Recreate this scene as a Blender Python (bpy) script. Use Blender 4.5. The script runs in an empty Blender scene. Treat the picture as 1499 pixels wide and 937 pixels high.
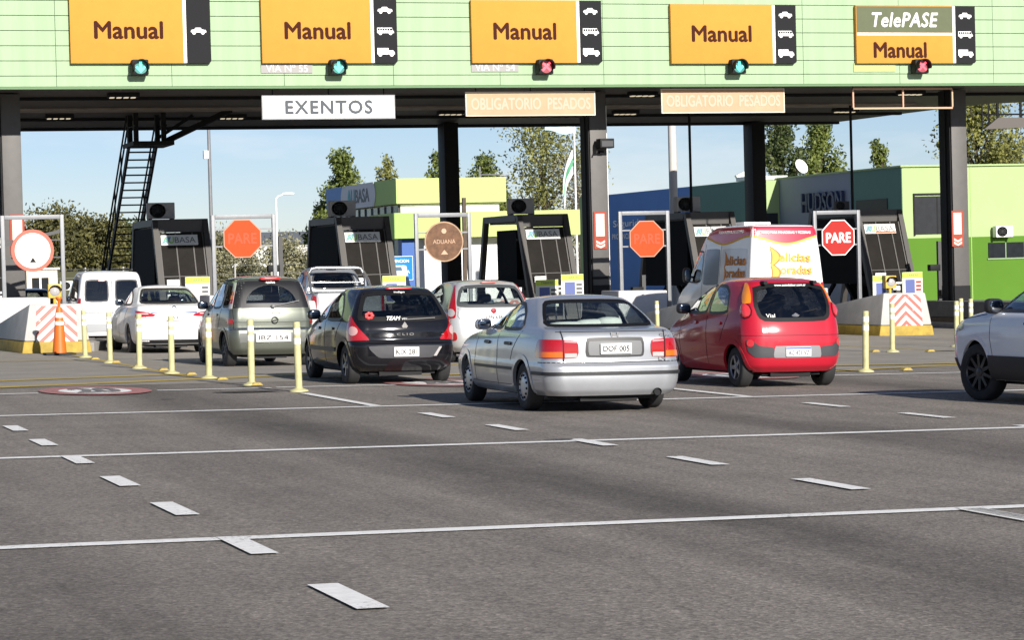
import bpy, bmesh, math, random
import numpy as np
from mathutils import Vector, Matrix
from mathutils.geometry import delaunay_2d_cdt
R = math.radians
random.seed(7)
sc = bpy.context.scene
col = sc.collection
# ------------------------------------------------------------------ camera, world, sun, exposure
cd = bpy.data.cameras.new('camera'); cam = bpy.data.objects.new('camera', cd); col.objects.link(cam)
cd.sensor_width = 36; cd.lens = 90; cd.clip_start = .5; cd.clip_end = 6000
ps, pt, rl = R(17.6), R(1.23), .026
Fw = Vector((math.sin(ps)*math.cos(pt), math.cos(ps)*math.cos(pt), -math.sin(pt)))
R0 = Vector((math.cos(ps), -math.sin(ps), 0)); U0 = R0.cross(Fw)
Uc = U0*math.cos(rl) + R0*math.sin(rl); Rc = R0*math.cos(rl) - U0*math.sin(rl)
cam.matrix_world = Matrix(((Rc.x, Uc.x, -Fw.x, 0), (Rc.y, Uc.y, -Fw.y, 0), (Rc.z, Uc.z, -Fw.z, 1.6), (0, 0, 0, 1)))
sc.camera = cam
SUN_AZ, SUN_EL = R(9), R(22.5)          # from the road axis behind the camera, towards +x
sd = Vector((math.sin(SUN_AZ)*math.cos(SUN_EL), -math.cos(SUN_AZ)*math.cos(SUN_EL), math.sin(SUN_EL)))
w = bpy.data.worlds.new('World'); sc.world = w; w.use_nodes = True
nt = w.node_tree; bg = nt.nodes['Background']
sky = nt.nodes.new('ShaderNodeTexSky'); sky.sky_type = 'NISHITA'; sky.sun_disc = False
sky.sun_elevation = SUN_EL; sky.sun_rotation = math.pi - SUN_AZ
sky.air_density = .75; sky.dust_density = .1; sky.ozone_density = 5.0
tc = nt.nodes.new('ShaderNodeTexCoord'); mp = nt.nodes.new('ShaderNodeMapping'); mp.inputs['Scale'].default_value = (3, 3, 14)
cn = nt.nodes.new('ShaderNodeTexNoise'); cn.inputs['Scale'].default_value = 2.2; cn.inputs['Detail'].default_value = 7; cn.inputs['Roughness'].default_value = .58
cr = nt.nodes.new('ShaderNodeValToRGB'); cr.color_ramp.elements[0].position = .52; cr.color_ramp.elements[1].position = .78
cr.color_ramp.elements[1].color = (.55, .55, .55, 1)
mx = nt.nodes.new('ShaderNodeMix'); mx.data_type = 'RGBA'; mx.inputs[7].default_value = (7.6, 7.8, 8.0, 1)
nt.links.new(tc.outputs['Generated'], mp.inputs[0]); nt.links.new(mp.outputs[0], cn.inputs['Vector'])
nt.links.new(cn.outputs['Fac'], cr.inputs[0]); nt.links.new(cr.outputs[0], mx.inputs[0])
tn = nt.nodes.new('ShaderNodeMix'); tn.data_type = 'RGBA'; tn.blend_type = 'MULTIPLY'; tn.inputs[0].default_value = 1; tn.inputs[7].default_value = (.95, .80, .765, 1)
nt.links.new(sky.outputs[0], tn.inputs[6]); nt.links.new(tn.outputs[2], mx.inputs[6]); nt.links.new(mx.outputs[2], bg.inputs[0])
bg.inputs[1].default_value = .075
sl = bpy.data.lights.new('sun', 'SUN'); sl.energy = 4.4; sl.angle = R(.5); sl.color = (1, .945, .87)
so = bpy.data.objects.new('sun', sl); col.objects.link(so); so.rotation_euler = (-sd).to_track_quat('-Z', 'Y').to_euler()
so.location = (0, -30, 40)
sc.view_settings.view_transform = 'Standard'; sc.view_settings.look = 'None'
sc.view_settings.gamma = 1; sc.view_settings.exposure = .75
sc.render.engine = 'CYCLES'
sc.cycles.use_denoising = True
sc.cycles.max_bounces = 7; sc.cycles.transparent_max_bounces = 16

SLOPE = .017
def gz(x): return -SLOPE*min(max(x, -60), 90)

# ------------------------------------------------------------------ materials
MATS = {}
def M(name, c, rough=.6, metal=0., var=.0, vscale=4., bump=0., bscale=40., coat=0., spec=.5, emit=None, trans=0.):
    if name in MATS: return MATS[name]
    m = bpy.data.materials.new(name); m.use_nodes = True; n = m.node_tree; b = n.nodes['Principled BSDF']
    b.inputs['Base Color'].default_value = (*c, 1); b.inputs['Roughness'].default_value = rough; b.inputs['Metallic'].default_value = metal
    b.inputs['Specular IOR Level'].default_value = spec
    if coat: b.inputs['Coat Weight'].default_value = coat; b.inputs['Coat Roughness'].default_value = .09
    if emit: b.inputs['Emission Color'].default_value = (*emit[0], 1); b.inputs['Emission Strength'].default_value = emit[1]
    if var or bump:
        t = n.nodes.new('ShaderNodeTexCoord')
    if var:
        no = n.nodes.new('ShaderNodeTexNoise'); no.inputs['Scale'].default_value = vscale; no.inputs['Detail'].default_value = 6; no.inputs['Roughness'].default_value = .65
        n.links.new(t.outputs['Object'], no.inputs['Vector'])
        r = n.nodes.new('ShaderNodeMapRange'); r.inputs[1].default_value = .3; r.inputs[2].default_value = .7
        r.inputs[3].default_value = 1-var; r.inputs[4].default_value = 1+var*.6
        n.links.new(no.outputs['Fac'], r.inputs[0])
        mm = n.nodes.new('ShaderNodeMix'); mm.data_type = 'RGBA'; mm.blend_type = 'MULTIPLY'; mm.inputs[0].default_value = 1
        mm.inputs[6].default_value = (*c, 1); n.links.new(r.outputs[0], mm.inputs[7]); n.links.new(mm.outputs[2], b.inputs['Base Color'])
    if bump:
        n2 = n.nodes.new('ShaderNodeTexNoise'); n2.inputs['Scale'].default_value = bscale; n2.inputs['Detail'].default_value = 4
        n.links.new(t.outputs['Object'], n2.inputs['Vector'])
        bp = n.nodes.new('ShaderNodeBump'); bp.inputs['Strength'].default_value = bump; bp.inputs['Distance'].default_value = .02
        n.links.new(n2.outputs['Fac'], bp.inputs['Height']); n.links.new(bp.outputs[0], b.inputs['Normal'])
    MATS[name] = m
    return m

def paint(name, c, metal=.0, rough=.5, coat=.8, dirt=.09, spec=.25):
    """car paint, dark on the inside of the shell"""
    if name in MATS: return MATS[name]
    m = M(name, c, rough if metal else .55, metal, var=dirt, vscale=2.5, coat=coat, spec=.5 if metal else spec)
    n = m.node_tree; b = n.nodes['Principled BSDF']; out = n.nodes['Material Output']
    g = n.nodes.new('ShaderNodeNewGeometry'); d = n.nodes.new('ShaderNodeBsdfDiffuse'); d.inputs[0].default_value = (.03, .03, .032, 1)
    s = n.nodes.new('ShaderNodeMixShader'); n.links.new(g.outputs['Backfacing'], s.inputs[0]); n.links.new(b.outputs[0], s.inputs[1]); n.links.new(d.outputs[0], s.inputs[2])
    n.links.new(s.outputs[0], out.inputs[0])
    return m

def glassm(name, tint, opac=0.):
    if name in MATS: return MATS[name]
    m = bpy.data.materials.new(name); m.use_nodes = True; n = m.node_tree; n.nodes.clear()
    o = n.nodes.new('ShaderNodeOutputMaterial'); t = n.nodes.new('ShaderNodeBsdfTransparent'); t.inputs[0].default_value = (*tint, 1)
    gl = n.nodes.new('ShaderNodeBsdfGlossy'); gl.inputs[0].default_value = (1, 1, 1, 1); gl.inputs['Roughness'].default_value = .02
    fr = n.nodes.new('ShaderNodeFresnel'); fr.inputs[0].default_value = 1.5
    mr = n.nodes.new('ShaderNodeMath'); mr.operation = 'MULTIPLY'; mr.inputs[1].default_value = 1.6; mr.use_clamp = True
    # thin glass: the same fresnel from both sides
    g = n.nodes.new('ShaderNodeNewGeometry'); io = n.nodes.new('ShaderNodeMapRange'); io.inputs[3].default_value = 1.5; io.inputs[4].default_value = 1/1.5
    n.links.new(g.outputs['Backfacing'], io.inputs[0]); n.links.new(io.outputs[0], fr.inputs[0])
    s = n.nodes.new('ShaderNodeMixShader')
    n.links.new(fr.outputs[0], mr.inputs[0]); n.links.new(mr.outputs[0], s.inputs[0]); n.links.new(t.outputs[0], s.inputs[1]); n.links.new(gl.outputs[0], s.inputs[2])
    n.links.new(s.outputs[0], o.inputs[0])
    MATS[name] = m; return m

black = M('black_steel', (.011, .011, .012), .6, var=.2, spec=.2)
blackplastic = M('black_plastic', (.018, .018, .02), .5)
darkgrey = M('dark_grey', (.055, .055, .055), .6, var=.15)
rubber = M('rubber', (.022, .022, .023), .8, var=.25, vscale=9)
white = M('white_paint', (.80, .80, .78), .5, var=.06)
galv = M('galvanised', (.20, .205, .215), .5, metal=.2, var=.12, vscale=6)
boothmetal = M('booth_metal', (.050, .045, .041), .5, var=.1)
colgrey = M('column_cladding', (.088, .082, .077), .55, var=.14, vscale=3)

# ------------------------------------------------------------------ mesh helpers
class MB:
    def __init__(s): s.v = []; s.f = []; s.m = []
    def add(s, vs, fs, mi=0):
        k = len(s.v); s.v += [tuple(p) for p in vs]; s.f += [tuple(i+k for i in f) for f in fs]; s.m += [mi]*len(fs); return s
    def box(s, x0, x1, y0, y1, z0, z1, mi=0):
        return s.add([(x0,y0,z0),(x1,y0,z0),(x1,y1,z0),(x0,y1,z0),(x0,y0,z1),(x1,y0,z1),(x1,y1,z1),(x0,y1,z1)],
                     [(0,3,2,1),(4,5,6,7),(0,1,5,4),(1,2,6,5),(2,3,7,6),(3,0,4,7)], mi)
    def hexa(s, p, mi=0):   # 8 points: bottom ring, top ring
        return s.add(p, [(0,3,2,1),(4,5,6,7),(0,1,5,4),(1,2,6,5),(2,3,7,6),(3,0,4,7)], mi)
    def prism(s, poly, axis, a, b, mi=0):
        """polygon extruded along axis (0 x, 1 y, 2 z) from a to b; the polygon gives the other two coordinates"""
        n = len(poly)
        def P(q, t):
            return (t, q[0], q[1]) if axis == 0 else (q[0], t, q[1]) if axis == 1 else (q[0], q[1], t)
        vs = [P(q, a) for q in poly] + [P(q, b) for q in poly]
        fs = [tuple(range(n)), tuple(range(2*n-1, n-1, -1))] + [(i, n+i, n+(i+1) % n, (i+1) % n) for i in range(n)]
        return s.add(vs, fs, mi)
    def tube(s, pts, r, n=8, mi=0, r2=None, cap=True):
        pts = [Vector(p) for p in pts]; k0 = len(s.v); m = len(pts)
        for i, p in enumerate(pts):
            d = (pts[min(i+1, m-1)] - pts[max(i-1, 0)]).normalized()
            a = d.orthogonal().normalized() if i == 0 else (a - d*a.dot(d)).normalized()
            b = d.cross(a); rr = r if r2 is None else r + (r2-r)*i/(m-1)
            for j in range(n):
                t = 2*math.pi*j/n; s.v.append(tuple(p + a*math.cos(t)*rr + b*math.sin(t)*rr))
        for i in range(m-1):
            for j in range(n):
                s.f.append((k0+i*n+j, k0+i*n+(j+1) % n, k0+(i+1)*n+(j+1) % n, k0+(i+1)*n+j)); s.m.append(mi)
        if cap:
            s.f.append(tuple(k0+j for j in range(n-1, -1, -1))); s.m.append(mi)
            s.f.append(tuple(k0+(m-1)*n+j for j in range(n))); s.m.append(mi)
        return s
    def bar(s, p, q, wx, wz, mi=0):
        """rectangular bar between two points"""
        p, q = Vector(p), Vector(q); d = (q-p).normalized()
        up = Vector((0, 0, 1)) if abs(d.z) < .95 else Vector((0, 1, 0))
        a = d.cross(up).normalized()*wx/2; b = a.cross(d).normalized()*wz/2
        return s.hexa([p-a-b, p+a-b, p+a+b, p-a+b, q-a-b, q+a-b, q+a+b, q-a+b], mi)
    def lathe(s, prof, axis='z', n=24, c=(0, 0, 0), mi=0):
        k0 = len(s.v); m = len(prof)
        for (r, h) in prof:
            for j in range(n):
                t = 2*math.pi*j/n; a, b = r*math.cos(t), r*math.sin(t)
                p = (a, b, h) if axis == 'z' else (h, a, b) if axis == 'x' else (a, h, b)
                s.v.append((p[0]+c[0], p[1]+c[1], p[2]+c[2]))
        for i in range(m-1):
            for j in range(n):
                s.f.append((k0+i*n+j, k0+i*n+(j+1) % n, k0+(i+1)*n+(j+1) % n, k0+(i+1)*n+j)); s.m.append(mi)
        return s
    def sup(s, c, r, e=.5, n=16, m=10, mi=0, tilt=0.):
        """superellipsoid: e<1 boxier"""
        k0 = len(s.v)
        def pw(x, e): return math.copysign(abs(x)**e, x)
        for i in range(m+1):
            ph = -math.pi/2 + math.pi*i/m
            for j in range(n):
                t = 2*math.pi*j/n
                x = r[0]*pw(math.cos(ph), e)*pw(math.cos(t), e); y = r[1]*pw(math.cos(ph), e)*pw(math.sin(t), e); z = r[2]*pw(math.sin(ph), e)
                s.v.append((c[0]+x, c[1]+y+tilt*z, c[2]+z))
        for i in range(m):
            for j in range(n):
                s.f.append((k0+i*n+j, k0+i*n+(j+1) % n, k0+(i+1)*n+(j+1) % n, k0+(i+1)*n+j)); s.m.append(mi)
        return s
    def build(s, name, mats, parent=None, smooth=None, bevel=0., recalc=True, loc=None):
        me = bpy.data.meshes.new(name); me.from_pydata(s.v, [], s.f)
        if not isinstance(mats, (list, tuple)): mats = [mats]
        for m in mats: me.materials.append(m)
        me.polygons.foreach_set('material_index', s.m)
        if bevel or recalc:
            bm = bmesh.new(); bm.from_mesh(me)
            if recalc: bmesh.ops.recalc_face_normals(bm, faces=bm.faces)
            if bevel: bmesh.ops.bevel(bm, geom=[e for e in bm.edges if e.is_manifold and e.calc_face_angle(0) > .6], offset=bevel, segments=2, affect='EDGES', profile=.6, clamp_overlap=True)
            bm.to_mesh(me); bm.free()
        if smooth or bevel:
            me.polygons.foreach_set('use_smooth', [True]*len(me.polygons)); me.set_sharp_from_angle(angle=R(smooth or 35))
        me.update()
        o = bpy.data.objects.new(name, me); col.objects.link(o)
        if parent: o.parent = parent
        if loc: o.location = loc
        return o

def tag(o, label=None, cat=None, group=None, kind=None):
    if label: o['label'] = label
    if cat: o['category'] = cat
    if group: o['group'] = group
    if kind: o['kind'] = kind
    return o
def thing(name, label, cat, loc=(0, 0, 0), rz=0., group=None, tilt=True):
    o = bpy.data.objects.new(name, None); o.empty_display_size = .3; col.objects.link(o); o.location = loc
    o.rotation_euler = (0, math.atan(SLOPE) if tilt else 0, rz)
    return tag(o, label, cat, group)
def copy_tree(o, parent=None):
    c = o.copy(); col.objects.link(c); c.parent = parent
    for ch in list(o.children): copy_tree(ch, c)
    return c

def text(name, s, w, h, loc, mat, parent=None, rot=(math.pi/2, 0, 0), bold=0., depth=.004, shear=0., spacing=1., keep=False):
    """lettering fitted into w by h metres, centred on loc"""
    cu = bpy.data.curves.new('t', 'FONT'); cu.body = s; cu.size = 1;  cu.shear = shear; cu.space_character = spacing; cu.resolution_u = 3
    ob = bpy.data.objects.new('t', cu); col.objects.link(ob)
    dg = bpy.context.evaluated_depsgraph_get(); me = bpy.data.meshes.new_from_object(ob.evaluated_get(dg))
    bpy.data.objects.remove(ob); bpy.data.curves.remove(cu)
    vs = np.array([v.co[:] for v in me.vertices]); lo, hi = vs.min(0), vs.max(0); c = (lo+hi)/2
    sx, sy = w/(hi[0]-lo[0]), h/(hi[1]-lo[1])
    if keep: sx = sy = min(sx, sy)
    for v in me.vertices: v.co = ((v.co.x-c[0])*sx, (v.co.y-c[1])*sy, 0)
    bm = bmesh.new(); bm.from_mesh(me)
    bmesh.ops.recalc_face_normals(bm, faces=bm.faces)
    for f in bm.faces:
        if f.normal.z < 0: f.normal_flip()
    r = bmesh.ops.extrude_face_region(bm, geom=bm.faces[:])
    bmesh.ops.translate(bm, verts=[g for g in r['geom'] if isinstance(g, bmesh.types.BMVert)], vec=(0, 0, depth))
    if bold:      # heavier strokes: copies a hair apart, each at its own depth
        g0 = bm.verts[:] + bm.edges[:] + bm.faces[:]; k = bold*h*1.3
        for i, (dx, dy) in enumerate(((-1, 0), (1, 0), (0, -1), (0, 1))):
            d = bmesh.ops.duplicate(bm, geom=g0); bmesh.ops.translate(bm, verts=[g for g in d['geom'] if isinstance(g, bmesh.types.BMVert)], vec=(dx*k, dy*k, .0004*(i+1)))
    bm.to_mesh(me); bm.free()
    me.materials.clear(); me.materials.append(mat); me.name = name
    o = bpy.data.objects.new(name, me); col.objects.link(o); o.location = loc; o.rotation_euler = rot
    if parent: o.parent = parent
    return o

# ------------------------------------------------------------------ vehicles
def pchip(xs, ys):
    xs = np.array(xs, float); ys = np.array(ys, float); h = np.diff(xs); d = np.diff(ys)/h; n = len(xs); m = np.zeros(n)
    for i in range(1, n-1):
        if d[i-1]*d[i] > 0:
            w1, w2 = 2*h[i]+h[i-1], h[i]+2*h[i-1]; m[i] = (w1+w2)/(w1/d[i-1]+w2/d[i])
    m[0], m[-1] = d[0], d[-1]
    def f(x):
        x = min(max(x, xs[0]), xs[-1]); i = min(max(np.searchsorted(xs, x)-1, 0), n-2); t = (x-xs[i])/h[i]
        return (2*t**3-3*t*t+1)*ys[i] + (t**3-2*t*t+t)*h[i]*m[i] + (-2*t**3+3*t*t)*ys[i+1] + (t**3-t*t)*h[i]*m[i+1]
    return f
def inpoly(px, py, poly):
    r = np.zeros(len(px), bool); n = len(poly)
    for i in range(n):
        x0, y0 = poly[i]; x1, y1 = poly[(i+1) % n]
        c = ((y0 > py) != (y1 > py)) & (px < (x1-x0)*(py-y0)/((y1-y0) or 1e-9) + x0); r ^= c
    return r
def edgedist(px, py, poly):
    d = np.full(len(px), 9.); n = len(poly)
    for i in range(n):
        x0, y0 = poly[i]; x1, y1 = poly[(i+1) % n]; dx, dy = x1-x0, y1-y0; L = dx*dx+dy*dy or 1e-9
        t = np.clip(((px-x0)*dx+(py-y0)*dy)/L, 0, 1); d = np.minimum(d, np.hypot(px-x0-t*dx, py-y0-t*dy))
    return d
def area(p): return sum(p[i][0]*p[(i+1) % len(p)][1]-p[(i+1) % len(p)][0]*p[i][1] for i in range(len(p)))/2
def inset(p, d):
    """polygon shrunk by d (grown when negative)"""
    if area(p) < 0: p = p[::-1]
    n = len(p); o = []
    for i in range(n):
        a, b, c = Vector(p[i-1]), Vector(p[i]), Vector(p[(i+1) % n]); e1 = (b-a).normalized(); e2 = (c-b).normalized()
        n1 = Vector((-e1.y, e1.x)); n2 = Vector((-e2.y, e2.x)); q = n1+n2; k = max(q.dot(q)/2, .35); o.append(tuple(b+q*d/k))
    return o
def rnd(p, k=.18, it=2):
    """polygon with cut, rounded corners"""
    for _ in range(it):
        o = []; n = len(p)
        for i in range(n):
            a, b = Vector(p[i]), Vector(p[(i+1) % n]); o += [tuple(a+(b-a)*k), tuple(b+(a-b)*k)]
        p = o; k = .25
    return p
def band(pts, w):
    L, Rr = [], []
    for i, p in enumerate(pts):
        a = Vector(pts[max(i-1, 0)]); b = Vector(pts[min(i+1, len(pts)-1)]); d = (b-a).normalized(); n = Vector((-d.y, d.x))*w/2
        L.append(tuple(Vector(p)+n)); Rr.append(tuple(Vector(p)-n))
    return L + Rr[::-1]
def dens(p, step):
    o = []; n = len(p)
    for i in range(n):
        a, b = Vector(p[i]), Vector(p[(i+1) % n]); k = max(1, int((b-a).length/step))
        o += [tuple(a+(b-a)*j/k) for j in range(k)]
    return o

class Car:
    def __init__(s, name, label, cat, group, sp, body_mat):
        s.sp = sp; s.body_mat = body_mat; s.root = thing(name, label, cat, group=group); s.cache = {}
        lv = sp['lv']; zs = [l[0] for l in lv]
        s.fw, s.fr, s.ff, s.fc, s.fcf = [pchip(zs, [l[i] for l in lv]) for i in (1, 2, 3, 4, 5)]
        s.zt = zs[-1]; s.z0 = zs[0]; s.br, s.bf = sp.get('br', .07), sp.get('bf', .18); s.tr, s.tf = sp.get('tr', .05), sp.get('tf', .09)
        s.holes = []   # (chart, poly)
        s.NR, s.NC, s.NS = 16, 12, sp.get('ns', 110)
    def contour(s, z):
        k = round(z, 4)
        if k in s.cache: return s.cache[k]
        w, yr, yf, rr, rf = s.fw(z), s.fr(z), s.ff(z), s.fc(z), s.fcf(z); wr, wf = w-s.tr, w-s.tf
        x = np.linspace(0, wr-rr, s.NR); rear = np.stack([x, yr+s.br*(x/w)**2], 1)
        th = np.linspace(0, math.pi/2, s.NC)[1:]; yb = rear[-1, 1]
        cr_ = np.stack([wr-rr+rr*np.sin(th), yb+rr*(1-np.cos(th))], 1)
        xf = np.linspace(wf-rf, 0, s.NR); front = np.stack([xf, yf-s.bf*(xf/w)**2], 1); yfb = front[0, 1]
        cf = np.stack([wf-rf+rf*np.sin(th), yfb-rf*(1-np.cos(th))], 1)[::-1]
        cf = np.concatenate([cf])
        y0, y1 = cr_[-1, 1], cf[0, 1]; y = np.linspace(y0, y1, s.NS+2)[1:-1]; ym = (y0*.55+y1*.45)
        xx = w - np.where(y < ym, s.tr*((ym-y)/(ym-y0))**2, s.tf*((y-ym)/(y1-ym))**2)
        p = np.concatenate([rear, cr_, np.stack([xx, y], 1), cf, front])
        sl_ = np.concatenate([[0], np.cumsum(np.hypot(*np.diff(p, axis=0).T))])
        s.cache[k] = (p, sl_); return s.cache[k]
    def map(s, ch, u, v):
        """surface point for chart ch: r/f = arc length from the rear/front centre, L/R = side at (y, z)"""
        if v > s.zt-.001:
            v = s.zt-.001
        p, sl_ = s.contour(v)
        if ch == 'r':
            a = abs(u); return Vector((math.copysign(np.interp(a, sl_, p[:, 0]), u), np.interp(a, sl_, p[:, 1]), v))
        if ch == 'f':
            a = sl_[-1]-abs(u); return Vector((math.copysign(np.interp(a, sl_, p[:, 0]), u), np.interp(a, sl_, p[:, 1]), v))
        i0, i1 = s.NR, s.NR+2*s.NC+s.NS-2
        x = np.interp(u, p[i0:i1, 1], p[i0:i1, 0]); return Vector((x if ch == 'R' else -x, u, v))
    def normal(s, ch, u, v):
        e = .012; v1, v0 = min(v+e, s.zt-.002), max(v-e, s.z0)
        if v1-v0 < .004: v0 = v1-.02
        a = s.map(ch, u+e, v)-s.map(ch, u-e, v); b = s.map(ch, u, v1)-s.map(ch, u, v0); n = a.cross(b)
        if n.length < 1e-9: return Vector((0, -1, 0))
        n.normalize(); p = s.map(ch, u, v)
        out = Vector((p.x, 0, .25)) if ch in 'LR' else Vector((p.x*.5, -1 if ch == 'r' else 1, .3))
        return n if n.dot(out) > 0 else -n
    def patch(s, ch, poly, mat, name, off=.004, parent=None, hole=None, step=.05, thick=.012, grow=None):
        poly = dens(poly, step); vs = list(poly); ed = [(i, (i+1) % len(poly)) for i in range(len(poly))]
        hp = None
        if hole:
            hp = dens(hole, step); k = len(vs); vs += hp; ed += [(k+i, k+(i+1) % len(hp)) for i in range(len(hp))]
        P = np.array(poly); lo, hi = P.min(0), P.max(0)
        gx, gy = np.meshgrid(np.arange(lo[0]+step*.5, hi[0], step), np.arange(lo[1]+step*.5, hi[1], step)); gx, gy = gx.ravel(), gy.ravel()
        if len(gx):
            ok = inpoly(gx, gy, poly) & (edgedist(gx, gy, poly) > step*.4)
            if hp: ok &= ~inpoly(gx, gy, hp) & (edgedist(gx, gy, hp) > step*.4)
            vs += list(zip(gx[ok], gy[ok]))
        V, E, F, *_ = delaunay_2d_cdt([Vector(q) for q in vs], ed, [], 0, 1e-6)
        V = [(q.x, q.y) for q in V]; cx = np.array([sum(V[i][0] for i in f)/len(f) for f in F]); cy = np.array([sum(V[i][1] for i in f)/len(f) for f in F])
        ok = inpoly(cx, cy, poly)
        if hp: ok &= ~inpoly(cx, cy, hp)
        F = [f for f, o in zip(F, ok) if o]
        co, nn = [], []
        for q in V:
            n = s.normal(ch, *q); nn.append(n); co.append(s.map(ch, *q)+n*(off+(grow(*q) if grow else 0)))
        mb = MB(); mb.add(co, F)
        # skirt from the border back into the body
        cnt = {}
        for f in F:
            for i in range(len(f)): a, b = f[i], f[(i+1) % len(f)]; cnt.setdefault((min(a, b), max(a, b)), []).append((a, b))
        bd = [c[0] for c in cnt.values() if len(c) == 1]; idx = {}
        for a, b in bd:
            for q in (a, b):
                if q not in idx: idx[q] = len(mb.v); mb.v.append(tuple(co[q]-nn[q]*thick))
        for a, b in bd: mb.f.append((b, a, idx[a], idx[b])); mb.m.append(0)
        return mb.build(name, mat, parent or s.root, smooth=35)
    def rear(s, poly, mat, name, **k):     # both sides, mirrored
        o = [s.patch('r', poly, mat, name, **k), s.patch('r', [(-a, b) for a, b in poly], mat, name, **k)]
        return o
    def sides(s, poly, mat, name, **k): return [s.patch(c, poly, mat, name, **k) for c in 'RL']
    def line(s, ch, pts, w=.008, mat=None, name='panel_gap', off=.0025, **k):
        return s.patch(ch, band(pts, w), mat or black, name, off=off, thick=.003, step=.06, **k)
    def window(s, ch, poly, glass, fw=.035, frame=None, name='window'):
        poly = rnd(poly, .12) if len(poly) < 9 else poly
        s.holes.append((ch, poly)); inn = inset(poly, fw)
        g = s.patch(ch, inset(poly, fw*.8), glass, name, off=.002, thick=.001, step=.08)
        s.patch(ch, inset(poly, -.004), frame or blackplastic, 'frame', off=.004, hole=inn, parent=g)
        return g
    def body(s, r, ya):
        """the shell, with holes for windows and wheel arches"""
        zs = [s.z0]
        while zs[-1] < s.zt-1e-4: zs.append(min(zs[-1]+s.sp.get('dz', .02), s.zt))
        if zs[-1]-zs[-2] < .008: zs.pop(-2)
        half = len(s.contour(zs[0])[0]); n = 2*half-2
        V, U, UF = [], [], []
        for z in zs:
            p, sl_ = s.contour(z); x = np.concatenate([p[:, 0], -p[-2:0:-1, 0]]); y = np.concatenate([p[:, 1], p[-2:0:-1, 1]])
            V.append(np.stack([x, y, np.full(n, z)], 1)); U.append(np.concatenate([sl_, -sl_[-2:0:-1]])); UF.append(np.concatenate([sl_[-1]-sl_, -(sl_[-1]-sl_[-2:0:-1])]))
        top = V[-1]; cen = np.array([0, top[:, 1].mean(), 0]); H = s.sp['H']
        caps = [.95, .86, .72, .5, .25, .04]
        for q in caps:
            t = cen+(top-cen)*[q, q, 1]; t[:, 2] = s.zt+(H-s.zt)*(1-q**2.4)**.85; V.append(t)
        nz = len(zs); V = np.concatenate(V); idx = np.arange(n)
        F = []; m = len(zs)+len(caps)
        for i in range(m-1):
            a = i*n+idx; b = i*n+(idx+1) % n; F.append(np.stack([a, b, b+n, a+n], 1))
        F = np.concatenate(F); keep = np.ones(len(F), bool)
        nb = (nz-1)*n; C = V[F[:nb]].mean(1); Uc_ = np.concatenate(U).reshape(-1); UFc = np.concatenate(UF).reshape(-1)
        fu = Uc_[F[:nb]]; fu = np.where(np.ptp(fu, 1) > 1, 99, fu.mean(1)); ff = UFc[F[:nb]]; ff = np.where(np.ptp(ff, 1) > 1, 99, ff.mean(1))
        jj = np.tile(idx, nz-1); side = ((jj >= s.NR) & (jj < half-s.NR)) | ((jj > half+s.NR-1) & (jj < n-s.NR))
        for ch, poly in s.holes:
            if ch == 'r': px, ok = fu, np.ones(nb, bool)
            elif ch == 'f': px, ok = ff, np.ones(nb, bool)
            else: px, ok = C[:, 1], side & ((C[:, 0] > 0) == (ch == 'R'))
            h = ok & inpoly(px, C[:, 2], poly); h[h] &= edgedist(px[h], C[h, 2], poly) > s.sp.get('hm', .016)
            keep[:nb] &= ~h
        for y in ya: keep[:nb] &= ~(side & (np.hypot(C[:, 1]-y, C[:, 2]-r) < r+.055))
        mb = MB(); mb.v = [tuple(q) for q in V]; mb.f = [tuple(f) for f in F[keep].tolist()]
        mb.f.append(tuple(range(n-1, -1, -1))); k = (m-1)*n; mb.f.append(tuple(range(k, k+n))); mb.m = [0]*len(mb.f)
        o = mb.build('body', s.body_mat, s.root, smooth=32)
        s.arch(r, ya)
        return o
    def arch(s, r, ya):
        lipm = s.sp.get('lip', s.body_mat); lw = s.sp.get('lipw', .06)
        for y in ya:
            poly = []
            a0 = math.asin(max(-1, (s.z0+.03-r)/(r+.05)))
            for k in range(25):
                a = a0+(math.pi-2*a0)*k/24; poly.append((y+math.cos(a)*(r+.035), r+math.sin(a)*(r+.035)))
            out = []
            for k in range(25):
                a = a0+(math.pi-2*a0)*k/24; out.append((y+math.cos(a)*(r+.035+lw), r+math.sin(a)*(r+.035+lw)))
            for c in 'RL': s.patch(c, poly+out[::-1], lipm, 'wheel_arch', off=s.sp.get('lipoff', .007), thick=.04, step=.07)
    def wheels(s, r, ya, tw=.18, style='cap', rimm=None, rimr=.62, steer=0, inset_=.025):
        hub = M('wheel_cap_silver', (.5, .51, .53), .35, metal=.7, var=.1)
        rimm = rimm or hub; proto = None
        tb = MB(); h = tw/2
        tb.lathe([(r*rimr, -h*.80), (r*rimr, -h*.95), (r*.80, -h*1.05), (r*.93, -h*.98), (r*.985, -h*.80), (r, -h*.45), (r, h*.45), (r*.985, h*.80), (r*.93, h*.98), (r*.80, h*1.05), (r*rimr, h*.95), (r*rimr, h*.80)], 'x', 40)
        rb = MB(); q = r*rimr*1.015
        rb.lathe([(q, h*.90), (q*.93, h*.98), (q*.90, h*.80), (q*.88, h*.2), (q*.3, h*.1), (.0, h*.1)], 'x', 40, mi=0 if style == 'cap' else 1)
        rb.lathe([(q*1.0, h*.88), (q*.94, h*1.02), (q*.89, h*.84)], 'x', 40, mi=0)
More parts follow.
